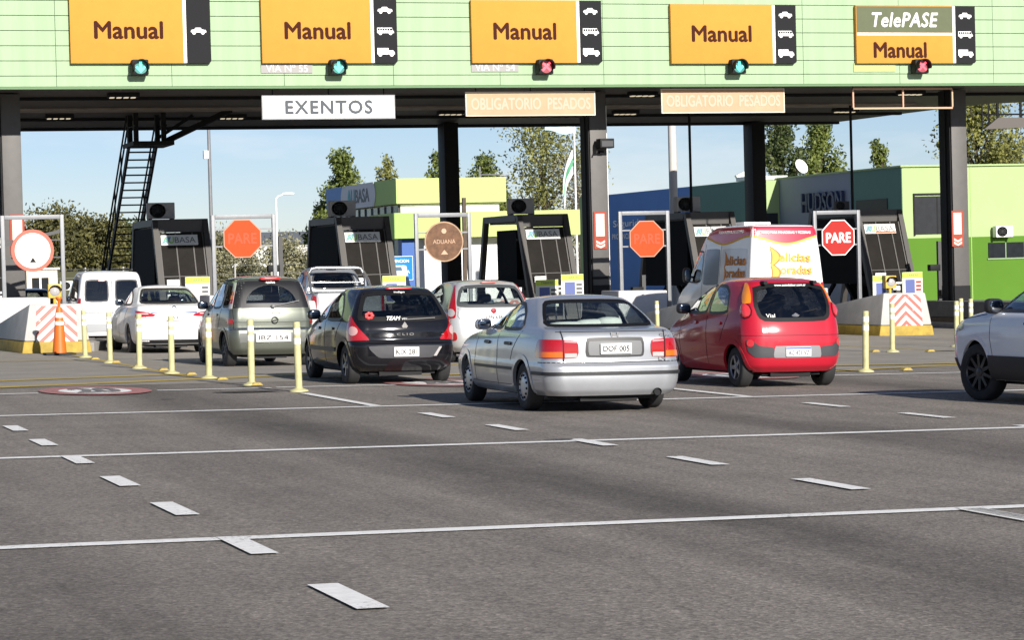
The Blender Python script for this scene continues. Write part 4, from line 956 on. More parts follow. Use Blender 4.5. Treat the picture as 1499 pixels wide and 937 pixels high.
# dark stains and a cable crossing the road
st = MB(); rnd_ = random.Random(3)
for cx, cy, r_ in ((7.5, 36.1, .5), (8.0, 23.75, .16), (24.5, 47.6, .3), (6.0, 34.4, .12)):
    pts = [(cx+r_*(.6+.6*rnd_.random())*math.cos(a*.5236), cy+.5*r_*(.6+.6*rnd_.random())*math.sin(a*.5236)) for a in range(12)]
    st.add([(x, y, gz(x)+.014) for x, y in pts], [tuple(range(12))])
tag(st.build('oil_stain', M('oil', (.03, .028, .027), .6)), kind='structure')

# ------------------------------------------------------------------ islands, barriers, frames
ISL = [8.1, 13.55, 19.05, 24.7, 30.4, 36.0]
kerbm = M('kerb_concrete', (.26, .25, .235), .85, var=.2, vscale=2.5, bump=.1); barr = M('barrier_concrete', (.44, .43, .41), .8, var=.16, vscale=2.2, bump=.12, bscale=30)
basey = M('base_yellow', (.38, .26, .035), .7, var=.35, vscale=4)
def chevron():
    m = bpy.data.materials.new('chevron_stripes'); m.use_nodes = True; n = m.node_tree; b = n.nodes['Principled BSDF']; L = n.links.new
    t = n.nodes.new('ShaderNodeTexCoord'); s = n.nodes.new('ShaderNodeSeparateXYZ'); L(t.outputs['Object'], s.inputs[0])
    a = n.nodes.new('ShaderNodeMath'); a.operation = 'ABSOLUTE'; L(s.outputs[0], a.inputs[0])
    q = n.nodes.new('ShaderNodeMath'); q.operation = 'MULTIPLY_ADD'; q.inputs[1].default_value = .95; L(a.outputs[0], q.inputs[0]); L(s.outputs[2], q.inputs[2])
    d = n.nodes.new('ShaderNodeMath'); d.operation = 'MULTIPLY'; d.inputs[1].default_value = 1/.245; L(q.outputs[0], d.inputs[0])
    f = n.nodes.new('ShaderNodeMath'); f.operation = 'FRACT'; L(d.outputs[0], f.inputs[0])
    g = n.nodes.new('ShaderNodeMath'); g.operation = 'GREATER_THAN'; g.inputs[1].default_value = .53; L(f.outputs[0], g.inputs[0])
    mx_ = n.nodes.new('ShaderNodeMix'); mx_.data_type = 'RGBA'; mx_.inputs[6].default_value = (.55, .52, .49, 1); mx_.inputs[7].default_value = (.34, .085, .06, 1); L(g.outputs[0], mx_.inputs[0])
    no = n.nodes.new('ShaderNodeTexNoise'); no.inputs['Scale'].default_value = 7; no.inputs['Detail'].default_value = 6; L(t.outputs['Object'], no.inputs[0])
    r_ = n.nodes.new('ShaderNodeMapRange'); r_.inputs[1].default_value = .62; r_.inputs[2].default_value = .72; r_.inputs[4].default_value = .6; L(no.outputs[0], r_.inputs[0])
    m2 = n.nodes.new('ShaderNodeMix'); m2.data_type = 'RGBA'; m2.inputs[7].default_value = (.6, .56, .52, 1); L(r_.outputs[0], m2.inputs[0]); L(mx_.outputs[2], m2.inputs[6]); L(m2.outputs[2], b.inputs['Base Color']); b.inputs['Roughness'].default_value = .5
    return m
chev = chevron()
bar_lab = ['concrete barrier with striped face behind the orange cone', 'concrete barrier hidden behind the white saloon car', 'concrete barrier behind the grey people carrier', 'concrete barrier with white block left of the delivery van',
           'concrete barrier with faded striped face under the white lettered stop sign', 'concrete barrier beyond the white SUV at the frame edge']
for i, X in enumerate(ISL):
    z = gz(X); yf = 58.6 if i < 5 else 57.5
    if i in (4,): yf = 60.6
    isl = MB(); isl.prism([(X-1.05, yf+2), (X-.6, yf+.9), (X+.6, yf+.9), (X+1.05, yf+2), (X+1.05, 92), (X-1.05, 92)], 2, z-.4, z+.2)
    tag(isl.build('island_kerb', kerbm, bevel=.03), kind='structure')
    t = thing('concrete_barrier', bar_lab[i], 'barrier', (X-(.38 if i < 5 else 0), yf, z), group='concrete barriers at the lane islands')
    b = MB()
    if i < 5:
        hf, hb = 1.13, .50; Lb = 5.6
        b.hexa([(-.74, 0, .28), (.74, 0, .28), (.98, Lb, .28), (-1.02, Lb, .28), (-.60, .10, hf), (.60, .10, hf), (.80, Lb, hb), (-.85, Lb, hb)])
        b.build('wedge', barr, t, bevel=.05)
        MB().hexa([(-.80, -.03, -.05), (.80, -.03, -.05), (1.03, Lb, -.05), (-1.07, Lb, -.05), (-.745, -.012, .275), (.745, -.012, .275), (.985, Lb, .275), (-1.025, Lb, .275)]).build('painted_base', basey, t, bevel=.03)
        p = MB().hexa([(-.47, -.012, -.40), (.47, -.012, -.40), (.47, .0, -.40), (-.47, .0, -.40), (-.45, -.012, .42), (.45, -.012, .42), (.45, 0, .42), (-.45, 0, .42)])
        o = p.build('striped_panel', chev, t, loc=(.0, .045, .66)); o.rotation_euler = (-math.atan(.1/.85), 0, 0)
        MB().box(-.72, .68, 6.3, 7.7, .2, 1.24).build('white_block', M('block_white', (.55, .54, .53), .8, spec=.08, var=.08), t, bevel=.03)
    else:
        b.box(-1.0, 1.0, 0, 13, .32, .80); b.build('wall', M('shaded_concrete', (.16, .155, .15), .85, var=.2), t, bevel=.03)  # darker concrete: grazing shade on the wall's side put into the colour
        MB().box(-1.03, 1.03, -.02, 13.02, -.05, .315).build('painted_base', M('base_brown', (.12, .09, .06), .85, var=.3), t)

signred = M('sign_red', (.38, .035, .03), .8, spec=.08, var=.05, vscale=10); faded = M('sign_faded_orange', (.52, .075, .025), .8, spec=.08, var=.07, vscale=9); fadedtxt = M('sign_faded_letter', (.52, .098, .05), .8, spec=.08)
signwhite = M('sign_white', (.82, .80, .76), .8, spec=.08)
rust = M('rusty_sign', (.14, .065, .028), .7, var=.5, vscale=6)
def ngon(n, r_, a0=0.): return [(r_*math.cos(2*math.pi*k/n+a0), r_*math.sin(2*math.pi*k/n+a0)) for k in range(n)]
fr_lab = ['grey gate frame holding the round white sign with a red rim', 'grey gate frame holding the faded stop sign above the people carrier', 'grey gate frame holding the rusty round sign', 'grey gate frame holding the faded stop sign left of the delivery van', 'grey gate frame holding the clear red stop sign']
fx = [(7.29, 8.88, 3.18, 2.30), (12.66, 14.36, 3.09, 2.47), (18.1, 19.66, 3.03, 2.27), (23.84, 25.32, 2.98, 2.22), (29.6, 31.03, 2.89, 2.13)]
for i, (x0, x1, zt_, zs_) in enumerate(fx):
    Y = 65.4; X = (x0+x1)/2; zg = gz(X)
    t = thing('gate_frame', fr_lab[i], 'frame', (X, Y, zg), group='grey frames behind the barriers', tilt=False); hw = (x1-x0)/2-.05; H_ = zt_-zg
    b = MB().box(-hw-.05, -hw+.05, -.05, .05, .15, H_); b.box(hw-.05, hw+.05, -.05, .05, .15, H_); b.box(-hw+.05, hw-.05, -.05, .05, H_-.11, H_); b.build('portal', galv, t, bevel=.012)
    b = MB()
    for dz in (.24, -.20): b.box(-hw+.05, hw-.05, -.02, .02, zs_-zg+dz-.02, zs_-zg+dz+.02)
    if i == 0: b.bar((-hw+.05, 0, H_-.75), (hw-.05, 0, H_-.42), .04, .09)
    b.build('cross_rail', galv if i else M('dark_rail', (.06, .06, .06), .6), t)
    sx, sz = (X, zs_)
    if i in (1, 3, 4):
        lab = {1: 'faded orange octagonal stop sign above the grey people carrier', 3: 'faded orange octagonal stop sign beside the fire extinguisher column', 4: 'red octagonal stop sign with clear white lettering'}[i]
        s = thing('stop_sign', lab, 'road sign', (sx, Y-.10, sz), group='octagonal stop signs', tilt=False); rr = .535
        dx = {1: -.06, 3: .04, 4: .0}[i]; s.location.x += dx
        MB().prism(ngon(8, rr, math.pi/8), 1, -.008, .012).build('border', M('sign_pale_rim', (.5, .28, .20), .8, spec=.08) if i != 4 else signwhite, s)
        MB().prism(ngon(8, rr*.945, math.pi/8), 1, -.014, -.007).build('plate', faded if i != 4 else signred, s)
        text('lettering', 'PARE', .74, .27, (0, -.015, .0), fadedtxt if i != 4 else signwhite, s, bold=.03)
    elif i == 0:
        s = thing('prohibition_sign', 'round white road sign with a broad red rim and small black triangle', 'road sign', (sx-.02, Y-.10, sz-.02), tilt=False)
        MB().prism(ngon(40, .535), 1, -.004, .012).build('border', M('sign_pale_red', (.62, .16, .12), .8, spec=.08, var=.1), s); MB().prism(ngon(40, .445), 1, -.012, -.003).build('plate', signwhite, s)
        MB().prism([(-.08, -.30), (.08, -.30), (.0, -.17)], 1, -.018, -.011).build('triangle', black, s)
    else:
        s = thing('rusty_sign', 'rusty brown round road sign with peeling lettering', 'road sign', (sx+.0, Y-.10, sz), tilt=False)
        MB().prism(ngon(40, .535), 1, -.004, .012).build('border', M('rust_rim', (.40, .26, .16), .7, var=.3), s); MB().prism(ngon(40, .50), 1, -.012, -.003).build('plate', rust, s)
        text('lettering', 'ADUANA', .62, .11, (0, -.013, .0), M('faded_lettering', (.50, .33, .22), .7), s)
        MB().prism([(-.10, -.34), (.10, -.34), (.0, -.22)], 1, -.017, -.011).build('triangle', MATS['faded_lettering'], s); MB().prism(ngon(10, .07), 1, -.017, -.011).build('spot', MATS['faded_lettering'], s, loc=(0, 0, .28))

# ------------------------------------------------------------------ canopy
FY, FZ = 66.0, 6.46
Rt = thing('toll_canopy', 'long toll canopy with pale green plank front spanning all lanes', 'canopy', (20, FY, 0), tilt=False)
greenp = M('pale_green_cladding', (.335, .455, .285), .8, spec=.08, var=.10, vscale=1.2)
def streak(m):
    n = m.node_tree; no = [q for q in n.nodes if q.type == 'TEX_NOISE'][0]; t = [q for q in n.nodes if q.type == 'TEX_COORD'][0]
    mp_ = n.nodes.new('ShaderNodeMapping'); mp_.inputs['Scale'].default_value = (2.6, 2.6, .22); n.links.new(t.outputs['Object'], mp_.inputs[0]); n.links.new(mp_.outputs[0], no.inputs['Vector'])
streak(greenp)
b = MB(); rg = random.Random(1)
zs = [FZ]; zs.append(FZ+.28)
while zs[-1] < 9.3: zs.append(zs[-1]+.386)
for k in range(len(zs)-1):
    x = -24-rg.random()*0 - (1.45 if k % 1 else 0)
    x = -23.0
    while x < 24:
        w_ = 2.97
        b.box(x+.006, x+w_-.006, -.06, 0, zs[k]+.009, zs[k+1]-.009); x += w_
o = b.build('fascia_cladding', greenp, Rt)
MB().box(-23, 24, .005, .10, FZ+.02, 9.3).build('fascia_backing', M('groove_green', (.10, .15, .08), .8), Rt)
MB().box(-23.02, 24.02, -.075, .12, FZ-.06, FZ).build('drip_edge', M('edge_green', (.10, .20, .08), .6), Rt)
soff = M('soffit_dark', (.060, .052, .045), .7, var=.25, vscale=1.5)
def roofpoly(pts, z0, z1): return MB().prism([(x-20, y-FY) for x, y in pts], 2, z0, z1)
poly = [(-3, 66.12), (44, 66.12), (44, 73.0), (40.5, 75.4), (40.1, 77.5), (39.6, 84.9), (-3, 84.9)]
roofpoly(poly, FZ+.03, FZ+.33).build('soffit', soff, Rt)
b = MB()
for y in (4.2, 13.6): b.box(-22.9, 19.4, y-.1, y+.1, FZ-.06, FZ+.025)
b.build('purlins', black, Rt)
MB().box(-22.9, 19.5, 18.75, 18.95, FZ-.06, FZ+.6).build('rear_edge', black, Rt)
# lighter brown strip in the ceiling and recessed lamps
MB().box(-22, 17.5, 8.6, 10.0, FZ-.02, FZ+.02).build('ceiling_strip', M('ceiling_brown', (.26, .22, .18), .8, var=.4, vscale=2), Rt)
lampg = M('ceiling_lamp', (.7, .65, .55), .4, emit=((1, .85, .6), .35))
for x, y in ((11.0, 68.6), (10.5, 77.6), (15.9, 78.2), (26.0, 69.0), (34.5, 69.0), (22.6, 77.0), (28.6, 77.5), (36.2, 77.2)):
    b = MB()
    for k in range(4): b.box(x-.36+k*.19, x-.25+k*.19, y-.10, y+.10, FZ-.115, FZ-.09)
    bb = MB().box(x-.42, x+.42, y-.16, y+.16, FZ-.088, FZ+.02).build('ceiling_light', black); tag(bb, 'flat recessed light under the dark canopy ceiling', 'lamp', 'recessed lights under the canopy'); b.build('diffuser', lampg, bb)

for i, (X, Y, lab) in enumerate([(7.98, 68.4, 'dark grey canopy column behind the round white sign'), (24.4, 68.4, 'dark grey canopy column carrying the camera and a fire sign'), (35.75, 68.4, 'dark grey canopy column before the green building'),
                                 (24.35, 83, 'shade-coloured rear canopy column behind the rusty round sign'), (36.0, 84, 'shade-coloured rear canopy column above the delivery van')]):
    t = thing('canopy_column', lab, 'column', (X, Y, gz(X)), group='canopy columns', tilt=False); H_ = FZ-gz(X)
    b = MB().box(-.25, .25, 0, .8, .15, H_); b.build('shaft', black if Y > 80 else colgrey, t, bevel=.015)  # rear shafts black: the canopy's shade put into their colour
    if Y < 80: b = MB().box(-.285, -.252, .06, .74, .15, H_); b.box(-.31, -.287, .3, .5, .15, H_); b.build('side_shade', black, t)  # black sheets: shade of the column's left side put in as colour
    if Y < 80: MB().box(-.262, .262, -.012, .81, .2, 1.25 if i != 1 else 1.38).build('base_cover', black, t)
    if i == 1:
        MB().box(-.255, .255, -.02, .6, 1.55, 1.62).build('collar', black, t)
        MB().tube([(.30, .2, .2), (.30, .2, H_-.4)], .035, 8).build('white_pipe', white, t, smooth=40)
fred = M('fire_red', (.34, .075, .05), .8, spec=.08)
for X, zc, lab, in ((24.38, 2.52, 'red fire extinguisher sign on the column with the camera'), (35.62, 2.34, 'red fire extinguisher sign on the column before the green building'), (8.06, 2.75, 'faded fire extinguisher sign behind the round white sign')):
    s = thing('fire_sign', lab, 'sign', (X, 68.38, zc), group='fire extinguisher signs', tilt=False)
    MB().box(-.19, .19, -.012, 0, -.53, .53).build('plate', fred, s); b = MB()
    b.prism([(-.13, -.17), (.13, -.17), (.13, .47), (-.13, .47)], 1, -.016, -.011, 0); b.prism([(-.075, -.15), (.075, -.15), (.075, .26), (.04, .31), (.04, .36), (.09, .40), (-.09, .40), (-.04, .34), (-.075, .26)], 1, -.020, -.015, 1)
    for dz in (-.28, -.38): b.prism([(-.13, dz), (0, dz-.07), (.13, dz), (.13, dz-.07), (0, dz-.13), (-.13, dz-.07)][::1], 1, -.018, -.011, 0)
    b.build('pictogram', [M('sign_pink', (.80, .58, .50), .8, spec=.08), signwhite], s)
cmr = thing('security_camera', 'black boxy floodlight camera on the column beside the fire sign', 'camera', (24.45, 68.35, 4.95), tilt=False)
MB().box(-.16, .26, -.42, -.05, -.12, .15).build('housing', black, cmr, bevel=.02); MB().box(-.12, .22, -.435, -.418, -.08, .08).build('lens', M('lens_grey', (.08, .08, .085), .15), cmr); b = MB().bar((0, -.1, -.22), (0, .05, -.22), .12, .08); b.bar((-.22, -.2, -.26), (-.05, -.2, .1), .04, .04); b.build('bracket', black, cmr)

# ------------------------------------------------------------------ lane signs on the fascia
amber = M('sign_amber', (.56, .265, .05), .8, spec=.08, var=.04, vscale=3); brown = M('sign_brown', (.055, .016, .010), .8, spec=.08); stripm = M('sign_black', (.022, .022, .024), .8, spec=.08)
olive = M('sign_olive', (.125, .14, .085), .8, spec=.08, var=.06)
def picto(kind):
    b = MB(); f = -.004
    if kind == 'car':
        b.prism([(-.24, -.05), (-.235, .0), (-.20, .03), (-.13, .035), (-.09, .09), (.06, .09), (.11, .035), (.22, .02), (.24, -.03), (.23, -.06)], 1, f, 0)
        wx, wr = (-.14, .13), .055
    elif kind == 'bus':
        b.prism([(-.27, -.06), (-.27, .02), (.24, .02), (.27, -.01), (.27, -.06)], 1, f, 0); b.box(-.27, .20, f, 0, .085, .11)
        for k in range(7): b.box(-.27+k*.078, -.25+k*.078, f, 0, .02, .085)
        b.prism([(.198, .02), (.24, .02), (.21, .11), (.198, .11)], 1, f, 0); wx, wr = (-.17, .16), .055
    else:
        b.box(-.28, .08, f, 0, -.06, .14); b.prism([(.095, -.06), (.28, -.06), (.28, .0), (.23, .07), (.095, .07)], 1, f, 0); wx, wr = (-.19, .18), .06
    for x in wx: b.prism([(x+p, q-.065) for p, q in ngon(14, wr)], 1, f-.001, .001)
    return b
SIG = [(9.24, 12.87, ['car'], 'amber lane sign reading Manual with only a car symbol'), (14.22, 17.88, ['car', 'bus', 'truck'], 'amber lane sign reading Manual above the white exempt board'), (19.95, 23.65, ['car', 'bus', 'truck'], 'amber lane sign reading Manual above the camera column board'),
       (25.67, 29.41, ['car', 'bus', 'truck'], 'amber lane sign reading Manual between the delivery van lane and the olive topped sign'), (31.25, 34.98, ['car', 'bus', 'truck'], 'lane sign with olive upper half above an amber half')]
lampx = [10.98, 16.20, 21.95, 27.57, 33.16]
for i, (x0, x1, pics, lab) in enumerate(SIG):
    zt_, zb_ = (8.74, 7.05) if i < 3 else (8.66, 7.03)
    s = thing('lane_sign', lab, 'lane sign', (x0, FY-.14, zb_), group='lane signs on the canopy front', tilt=False); W = x1-x0; H_ = zt_-zb_
    xs = W-.72; MB().box(0, W-.64, -.06, .07, 0, H_).build('panel', amber, s, bevel=.006); MB().box(xs, W-.635, -.066, -.055, .01, H_-.01).build('divider', signwhite, s)
    MB().prism([(W-.63, 0), (W-.05, 0), (W, .05), (W, H_), (W-.63, H_)], 1, -.06, .07).build('strip', stripm, s)
    if i == 4:
        MB().box(.02, xs-.003, -.066, -.055, H_*.535, H_-.02).build('upper_panel', olive, s); MB().box(.02, xs-.003, -.068, -.055, H_*.485, H_*.53).build('divider', signwhite, s)
        text('lettering', 'TelePASE', 2.05, .40, (1.52, -.068, H_*.755), white, s, bold=.02, shear=.2, spacing=1.08)
        text('lettering', 'Manual', 1.62, .42, (1.35, -.068, H_*.23), brown, s, bold=.03)
    else: text('lettering', 'Manual', 1.75, .43, (1.50 if i else 1.5, -.063, H_*.505), brown, s, bold=.03)
    n = len(pics)
    for k, p in enumerate(pics):
        zz = H_*.5 if n == 1 else H_*(.835-.335*k); o = picto(p).build('pictogram', white, s, loc=(W-.315, -.062, zz)); o.scale = (.85, 1, .85)
    # arrow lamp below
    g = i in (0, 1, 3)
    l = thing('lane_light', ['green arrow lane light under the car only sign', 'green arrow lane light above the white exempt board', 'red cross lane light above the camera column', 'green arrow lane light above the delivery van', 'red cross lane light under the olive topped sign'][i], 'signal light', (lampx[i], FY-.10, 6.93), group='lane lights on the canopy front', tilt=False)
    b = MB().box(-.21, .21, -.34, -.02, -.20, .20); b.box(-.12, .12, -.02, .08, -.1, .1); b.build('housing', black, l, bevel=.03)
    v = MB(); vs_ = []
    for r_ in (.20, .18):
        for y in (-.34, -.55): vs_ += [(r_*math.cos(a*math.pi/16-math.pi*.12), y, r_*math.sin(a*math.pi/16-math.pi*.12)) for a in range(21)]
    for q in ((0, 1), (2, 3), (1, 3)):
        for a in range(20): v.f.append((q[0]*21+a, q[0]*21+a+1, q[1]*21+a+1, q[1]*21+a)); v.m.append(0)
    v.v = vs_; v.build('visor', black, l)
    colr = (.10, .85, .62) if g else (1, .10, .14)
    em = M('lamp_green' if g else 'lamp_red', tuple(q*.6 for q in colr), .3, emit=(colr, 1.0)); fc = M('lens_dark_green' if g else 'lens_dark_red', (.05, .22, .19) if g else (.30, .06, .07), .25)
    MB().lathe([(0, -.352), (.175, -.352), (.175, -.335)], 'y', 24).build('lens', fc, l); b = MB()
    if g: b.prism([(-.035, .14), (.035, .14), (.035, -.02), (.09, .03), (.13, -.005), (0, -.15), (-.13, -.005), (-.09, .03), (-.035, -.02)], 1, -.362, -.354)
    else: b.bar((-.11, -.358, -.11), (.11, -.358, .11), .012, .06); b.bar((-.11, -.360, .11), (.11, -.360, -.11), .012, .06)
    b.build('symbol', em, l)
via = M('via_plate', (.34, .33, .32), .8, spec=.08); viat = M('via_letter', (.55, .55, .53), .8, spec=.08)
for x0, x1, z, s_, m_ in ((14.20, 15.58, 6.93, 'VIA Nº 55', via), (19.95, 21.28, 6.95, 'VIA Nº 54', via), (31.2, 32.5, 6.93, '', M('via_yellow', (.42, .46, .20), .8, spec=.08))):
    t = MB().box(x0, x1, FY-.085, FY-.065, z-.13, z+.11).build('lane_number_plate', m_); tag(t, {'VIA Nº 55': 'small faded lane number plate reading 55', 'VIA Nº 54': 'small faded lane number plate reading 54', '': 'blank pale yellow plate under the olive topped sign'}[s_], 'plate', 'lane number plates')
    if s_: text('lettering', s_, 1.12, .19, ((x0+x1)/2, FY-.087, z-.01), viat, t, bold=.02)
# boards hanging under the fascia
def hang(name, x0, x1, z0, z1, face, txt, tm, lab, wt, ht, sp_=1., bold=.0, rim=None):
    s = thing(name, lab, 'sign', ((x0+x1)/2, FY+.3, z0), group='boards hanging under the canopy front', tilt=False); hw = (x1-x0)/2; h_ = z1-z0
    MB().box(-hw, hw, -.03, .03, 0, h_).build('rim', rim or galv, s); MB().box(-hw+.03, hw-.03, -.038, -.029, .03, h_-.03).build('panel', face, s)
    for x in (-hw+.3, 0, hw-.3): MB().tube([(x, 0, h_), (x, 0, h_+.4)], .015, 6).build('hanger', black, s)
    text('lettering', txt, wt, ht, (0, -.04, h_/2), tm, s, bold=bold, spacing=sp_)
pale_or = M('board_pale_orange', (.52, .335, .215), .8, spec=.08, var=.1, vscale=1.5); ghost = M('board_ghost_letter', (.50, .41, .31), .8, spec=.08)
hang('hanging_board', 14.27, 17.9, 5.60, 6.24, M('board_white', (.80, .81, .79), .8, spec=.08), 'EXENTOS', M('board_grey_letter', (.10, .11, .12), .8, spec=.08), 'white hanging board reading exempt in dark grey letters', 2.35, .34, 1.15, .035)
hang('hanging_board', 19.87, 23.58, 5.65, 6.31, pale_or, 'OBLIGATORIO  PESADOS', ghost, 'pale orange hanging board touching the camera column', 3.4, .31, 1., .03, M('rim_cream', (.75, .66, .52), .8, spec=.08))
hang('hanging_board', 25.52, 29.22, 5.69, 6.37, pale_or, 'OBLIGATORIO  PESADOS', ghost, 'pale orange hanging board above the delivery van', 3.4, .31, 1., .03, MATS['rim_cream'])
s = thing('empty_board_frame', 'empty orange board frame hanging under the olive topped sign', 'frame', (32.9, FY+.3, 5.79), tilt=False)
b = MB(); fm = M('frame_orange', (.55, .32, .20), .6)
for z in (0, .55): b.box(-1.56, 1.56, -.02, .02, z-.025, z+.025)
for x in (-1.56, 0, 1.56): b.box(x-.022, x+.022, -.022, .018, .026, .524)
b.build('frame', fm, s)
for x in (-1.56, 0, 1.56): MB().tube([(x, 0, .57), (x, 0, .95)], .012, 6).build('hanger', black, s)
# thin suspension rods and a hanging board on the far right
for x, lab in ((29.8, 'thin black rod hanging from the canopy left of the rear column'), (35.35, 'thin black rod hanging from the canopy left of the green building')):
    tag(MB().tube([(x, 75, FZ), (x, 75, 3.1)], .045, 8).build('hanging_rod', black, smooth=40), lab, 'rod', 'thin rods under the canopy')
s = thing('rod_hung_board', 'dark tilted panel hung on rods at the upper right', 'panel', (43.9, 80, 6.0), tilt=False)
MB().hexa([(-1.1, 0, -.1), (3, 0, .05), (3, .1, .05), (-1.1, .1, -.1), (-.55, 0, .3), (3, 0, .3), (3, .1, .3), (-.55, .1, .3)]).build('panel', M('panel_brown', (.10, .09, .08), .7), s); b = MB()
for x in (-1.15, -.9, -.55, .35): b.tube([(x, .05, 0 if x < 0 else .3), (x, .05, 1.4)], .05 if x > -.6 else .03, 8)
b.tube([(-1.15, .05, .42), (3, .05, .42)], .03, 6); b.build('rod', black, s)
# ------------------------------------------------------------------ booths
bglass = M('booth_glass', (.022, .020, .018), .12, var=.25, vscale=1.5); logo_b = M('logo_blue', (.03, .18, .42), .5); logo_g = M('logo_green', (.22, .50, .06), .5); logo_k = M('logo_grey', (.14, .15, .15), .5)
boards = M('logo_board', (.66, .66, .63), .8, spec=.08)
def logo(parent, x, y, z, h, wd, dark=logo_k):
    text('lettering', 'AU', wd*.33, h, (x-wd*.335, y, z), logo_g, parent, bold=.02); text('lettering', 'BASA', wd*.62, h*.92, (x+wd*.17, y, z), dark, parent, bold=.0)
    b = MB()
    for k in range(4): b.bar((x-wd*.52+k*.05*wd, y-.004, z-h*.5), (x-wd*.38+k*.04*wd, y-.004, z+h*.5), .01, h*.10)
    b.build('emblem', logo_b, parent)
b_lab = ['dark toll booth behind the round white sign at the frame edge', 'dark toll booth beside the steel stair', 'dark toll booth left of the rusty round sign', 'open framed toll booth between the rusty sign and the camera column', 'dark toll booth behind the delivery van', 'dark toll booth behind the clear red stop sign']
acm = M('condenser_grey', (.38, .36, .34), .6, var=.1)
def ac_unit(loc, lab, mat=acm, sc_=1.):
    a = thing('air_conditioner', lab, 'air conditioner', loc, group='outdoor air conditioner units', tilt=False); a.scale = (sc_*.95, sc_, sc_*.82)
    MB().box(-.42, .42, -.16, .16, .04, .62).build('casing', mat, a, bevel=.02); b = MB().lathe([(.25, -.175), (.25, -.16), (0, -.16)], 'y', 28, (-.12, 0, .33)); b.build('fan_opening', black, a)
    b = MB()
    for r_ in (.25, .17, .09): b.lathe([(r_-.006, -.178), (r_+.006, -.178), (r_+.006, -.17)], 'y', 28, (-.12, 0, .33))
    for k in range(4): b.bar((-.12-.25*math.cos(k*.785), -.18, .33-.25*math.sin(k*.785)), (-.12+.25*math.cos(k*.785), -.18, .33+.25*math.sin(k*.785)), .008, .012)
    b.build('fan_grille', darkgrey, a); MB().box(-.4, -.3, -.17, .17, 0, .045).box(.3, .4, -.17, .17, 0, .045).build('feet', black, a)
bx = [8.0, 13.48, 18.98, 24.65, 30.15, 35.95]
bblack = M('booth_black', (.006, .006, .007), .7, spec=.06)
for i, X in enumerate(bx):
    top = 3.2-.0058*(X-13.5)*1.0; zg = gz(X)+.2; H_ = top-zg; hw = .74
    t = thing('toll_booth', b_lab[i], 'toll booth', (X, 74, zg), group='toll booths under the canopy', tilt=False)
    yt, yb, yt2, yb2 = .35, -1.0, 3.9, 5.0      # slanted front and back
    def fy(z): return yb+(yt-yb)*z/H_
    def ry(z): return yb2+(yt2-yb2)*z/H_
    # portal frames front and back, roof
    ft = .16
    for sx in (-1, 1):
        b = MB()
        b.hexa([(sx*hw-ft/2, fy(0), 0), (sx*hw+ft/2, fy(0), 0), (sx*hw+ft/2, fy(0)+.2, 0), (sx*hw-ft/2, fy(0)+.2, 0), (sx*hw-ft/2, yt, H_), (sx*hw+ft/2, yt, H_), (sx*hw+ft/2, yt+.2, H_), (sx*hw-ft/2, yt+.2, H_)])
        b.hexa([(sx*hw-ft/2, ry(0)-.2, 0), (sx*hw+ft/2, ry(0)-.2, 0), (sx*hw+ft/2, ry(0), 0), (sx*hw-ft/2, ry(0), 0), (sx*hw-ft/2, yt2-.2, H_), (sx*hw+ft/2, yt2-.2, H_), (sx*hw+ft/2, yt2, H_), (sx*hw-ft/2, yt2, H_)])
        b.box(sx*hw-ft/2, sx*hw+ft/2, yt+.2, yt2-.2, H_-.2, H_); b.build('frame', boothmetal, t)
    b = MB().box(-hw+ft/2, hw-ft/2, yt+.01, yt+.2, H_-.38, H_); b.box(-hw+ft/2+.002, hw-ft/2-.002, yt+.2, yt2-.2, H_-.25, H_+.002); b.build('roof_beam', boothmetal, t)
    zc = 1.25
    b = MB()
    for sx in (-1, 1):
        b.box(sx*hw-.06, sx*hw+.06, fy(zc)+.21, ry(zc)-.21, zc-.12, zc+.12); b.bar((sx*hw, 1.3, zc-.1), (sx*hw, .1, .1), .1, .12); b.bar((sx*hw, 2.2, zc-.1), (sx*hw, 3.6, .1), .1, .12)
    b.build('side_rail', bblack, t)
    b = MB().box(-hw+.09, hw-.09, fy(zc)+.24, fy(zc)+.9, zc-.2, zc); b.box(-hw+.1, hw-.1, 1.2, 1.25, .1, H_-.4) if i != 3 else b.box(-hw+.15, hw-.2, 1.2, 3.2, zc+.1, H_-.45)  # counter, plus black boxes that put the interior's shade in as colour
    b.box(-.45, .25, 1.0, 1.15, 1.3, 2.2); b.build('interior', bblack, t)
    if i != 3:
        b = MB()
        for sx in (-1, 1): b.box(sx*hw-.05, sx*hw+.05, fy(2.2)+.45, ry(2.2)-.3, zc+.12, H_-.25)
        b.build('side_panel', bblack, t)
    b = MB(); b.hexa([(-hw+.08, fy(.9)+.06, .9), (hw-.08, fy(.9)+.06, .9), (hw-.08, fy(.9)+.075, .9), (-hw+.08, fy(.9)+.075, .9), (-hw+.08, fy(H_-.4)+.06, H_-.4), (hw-.08, fy(H_-.4)+.06, H_-.4), (hw-.08, fy(H_-.4)+.075, H_-.4), (-hw+.08, fy(H_-.4)+.075, H_-.4)])
    b.build('front_window', bglass, t)
    b = MB()
    for q in (-hw+.09, -.18, .32, hw-.12): b.bar((q, fy(.9)+.045, .9), (q, fy(H_-.4)+.045, H_-.4), .035, .03)
    b.bar((-hw+.1, fy(.9)+.04, .91), (hw-.1, fy(.9)+.04, .91), .03, .04); b.bar((-hw+.1, fy(1.55)+.04, 1.55), (hw-.1, fy(1.55)+.04, 1.55), .02, .025); b.build('window_frame', M('booth_frame_light', (.065, .06, .055), .5), t)
    if i == 5: MB().box(-.25, .45, fy(2.75)+.0, fy(2.75)+.03, 2.72, 2.78).build('orange_strip', M('strip_orange', (.5, .12, .03), .6), t)
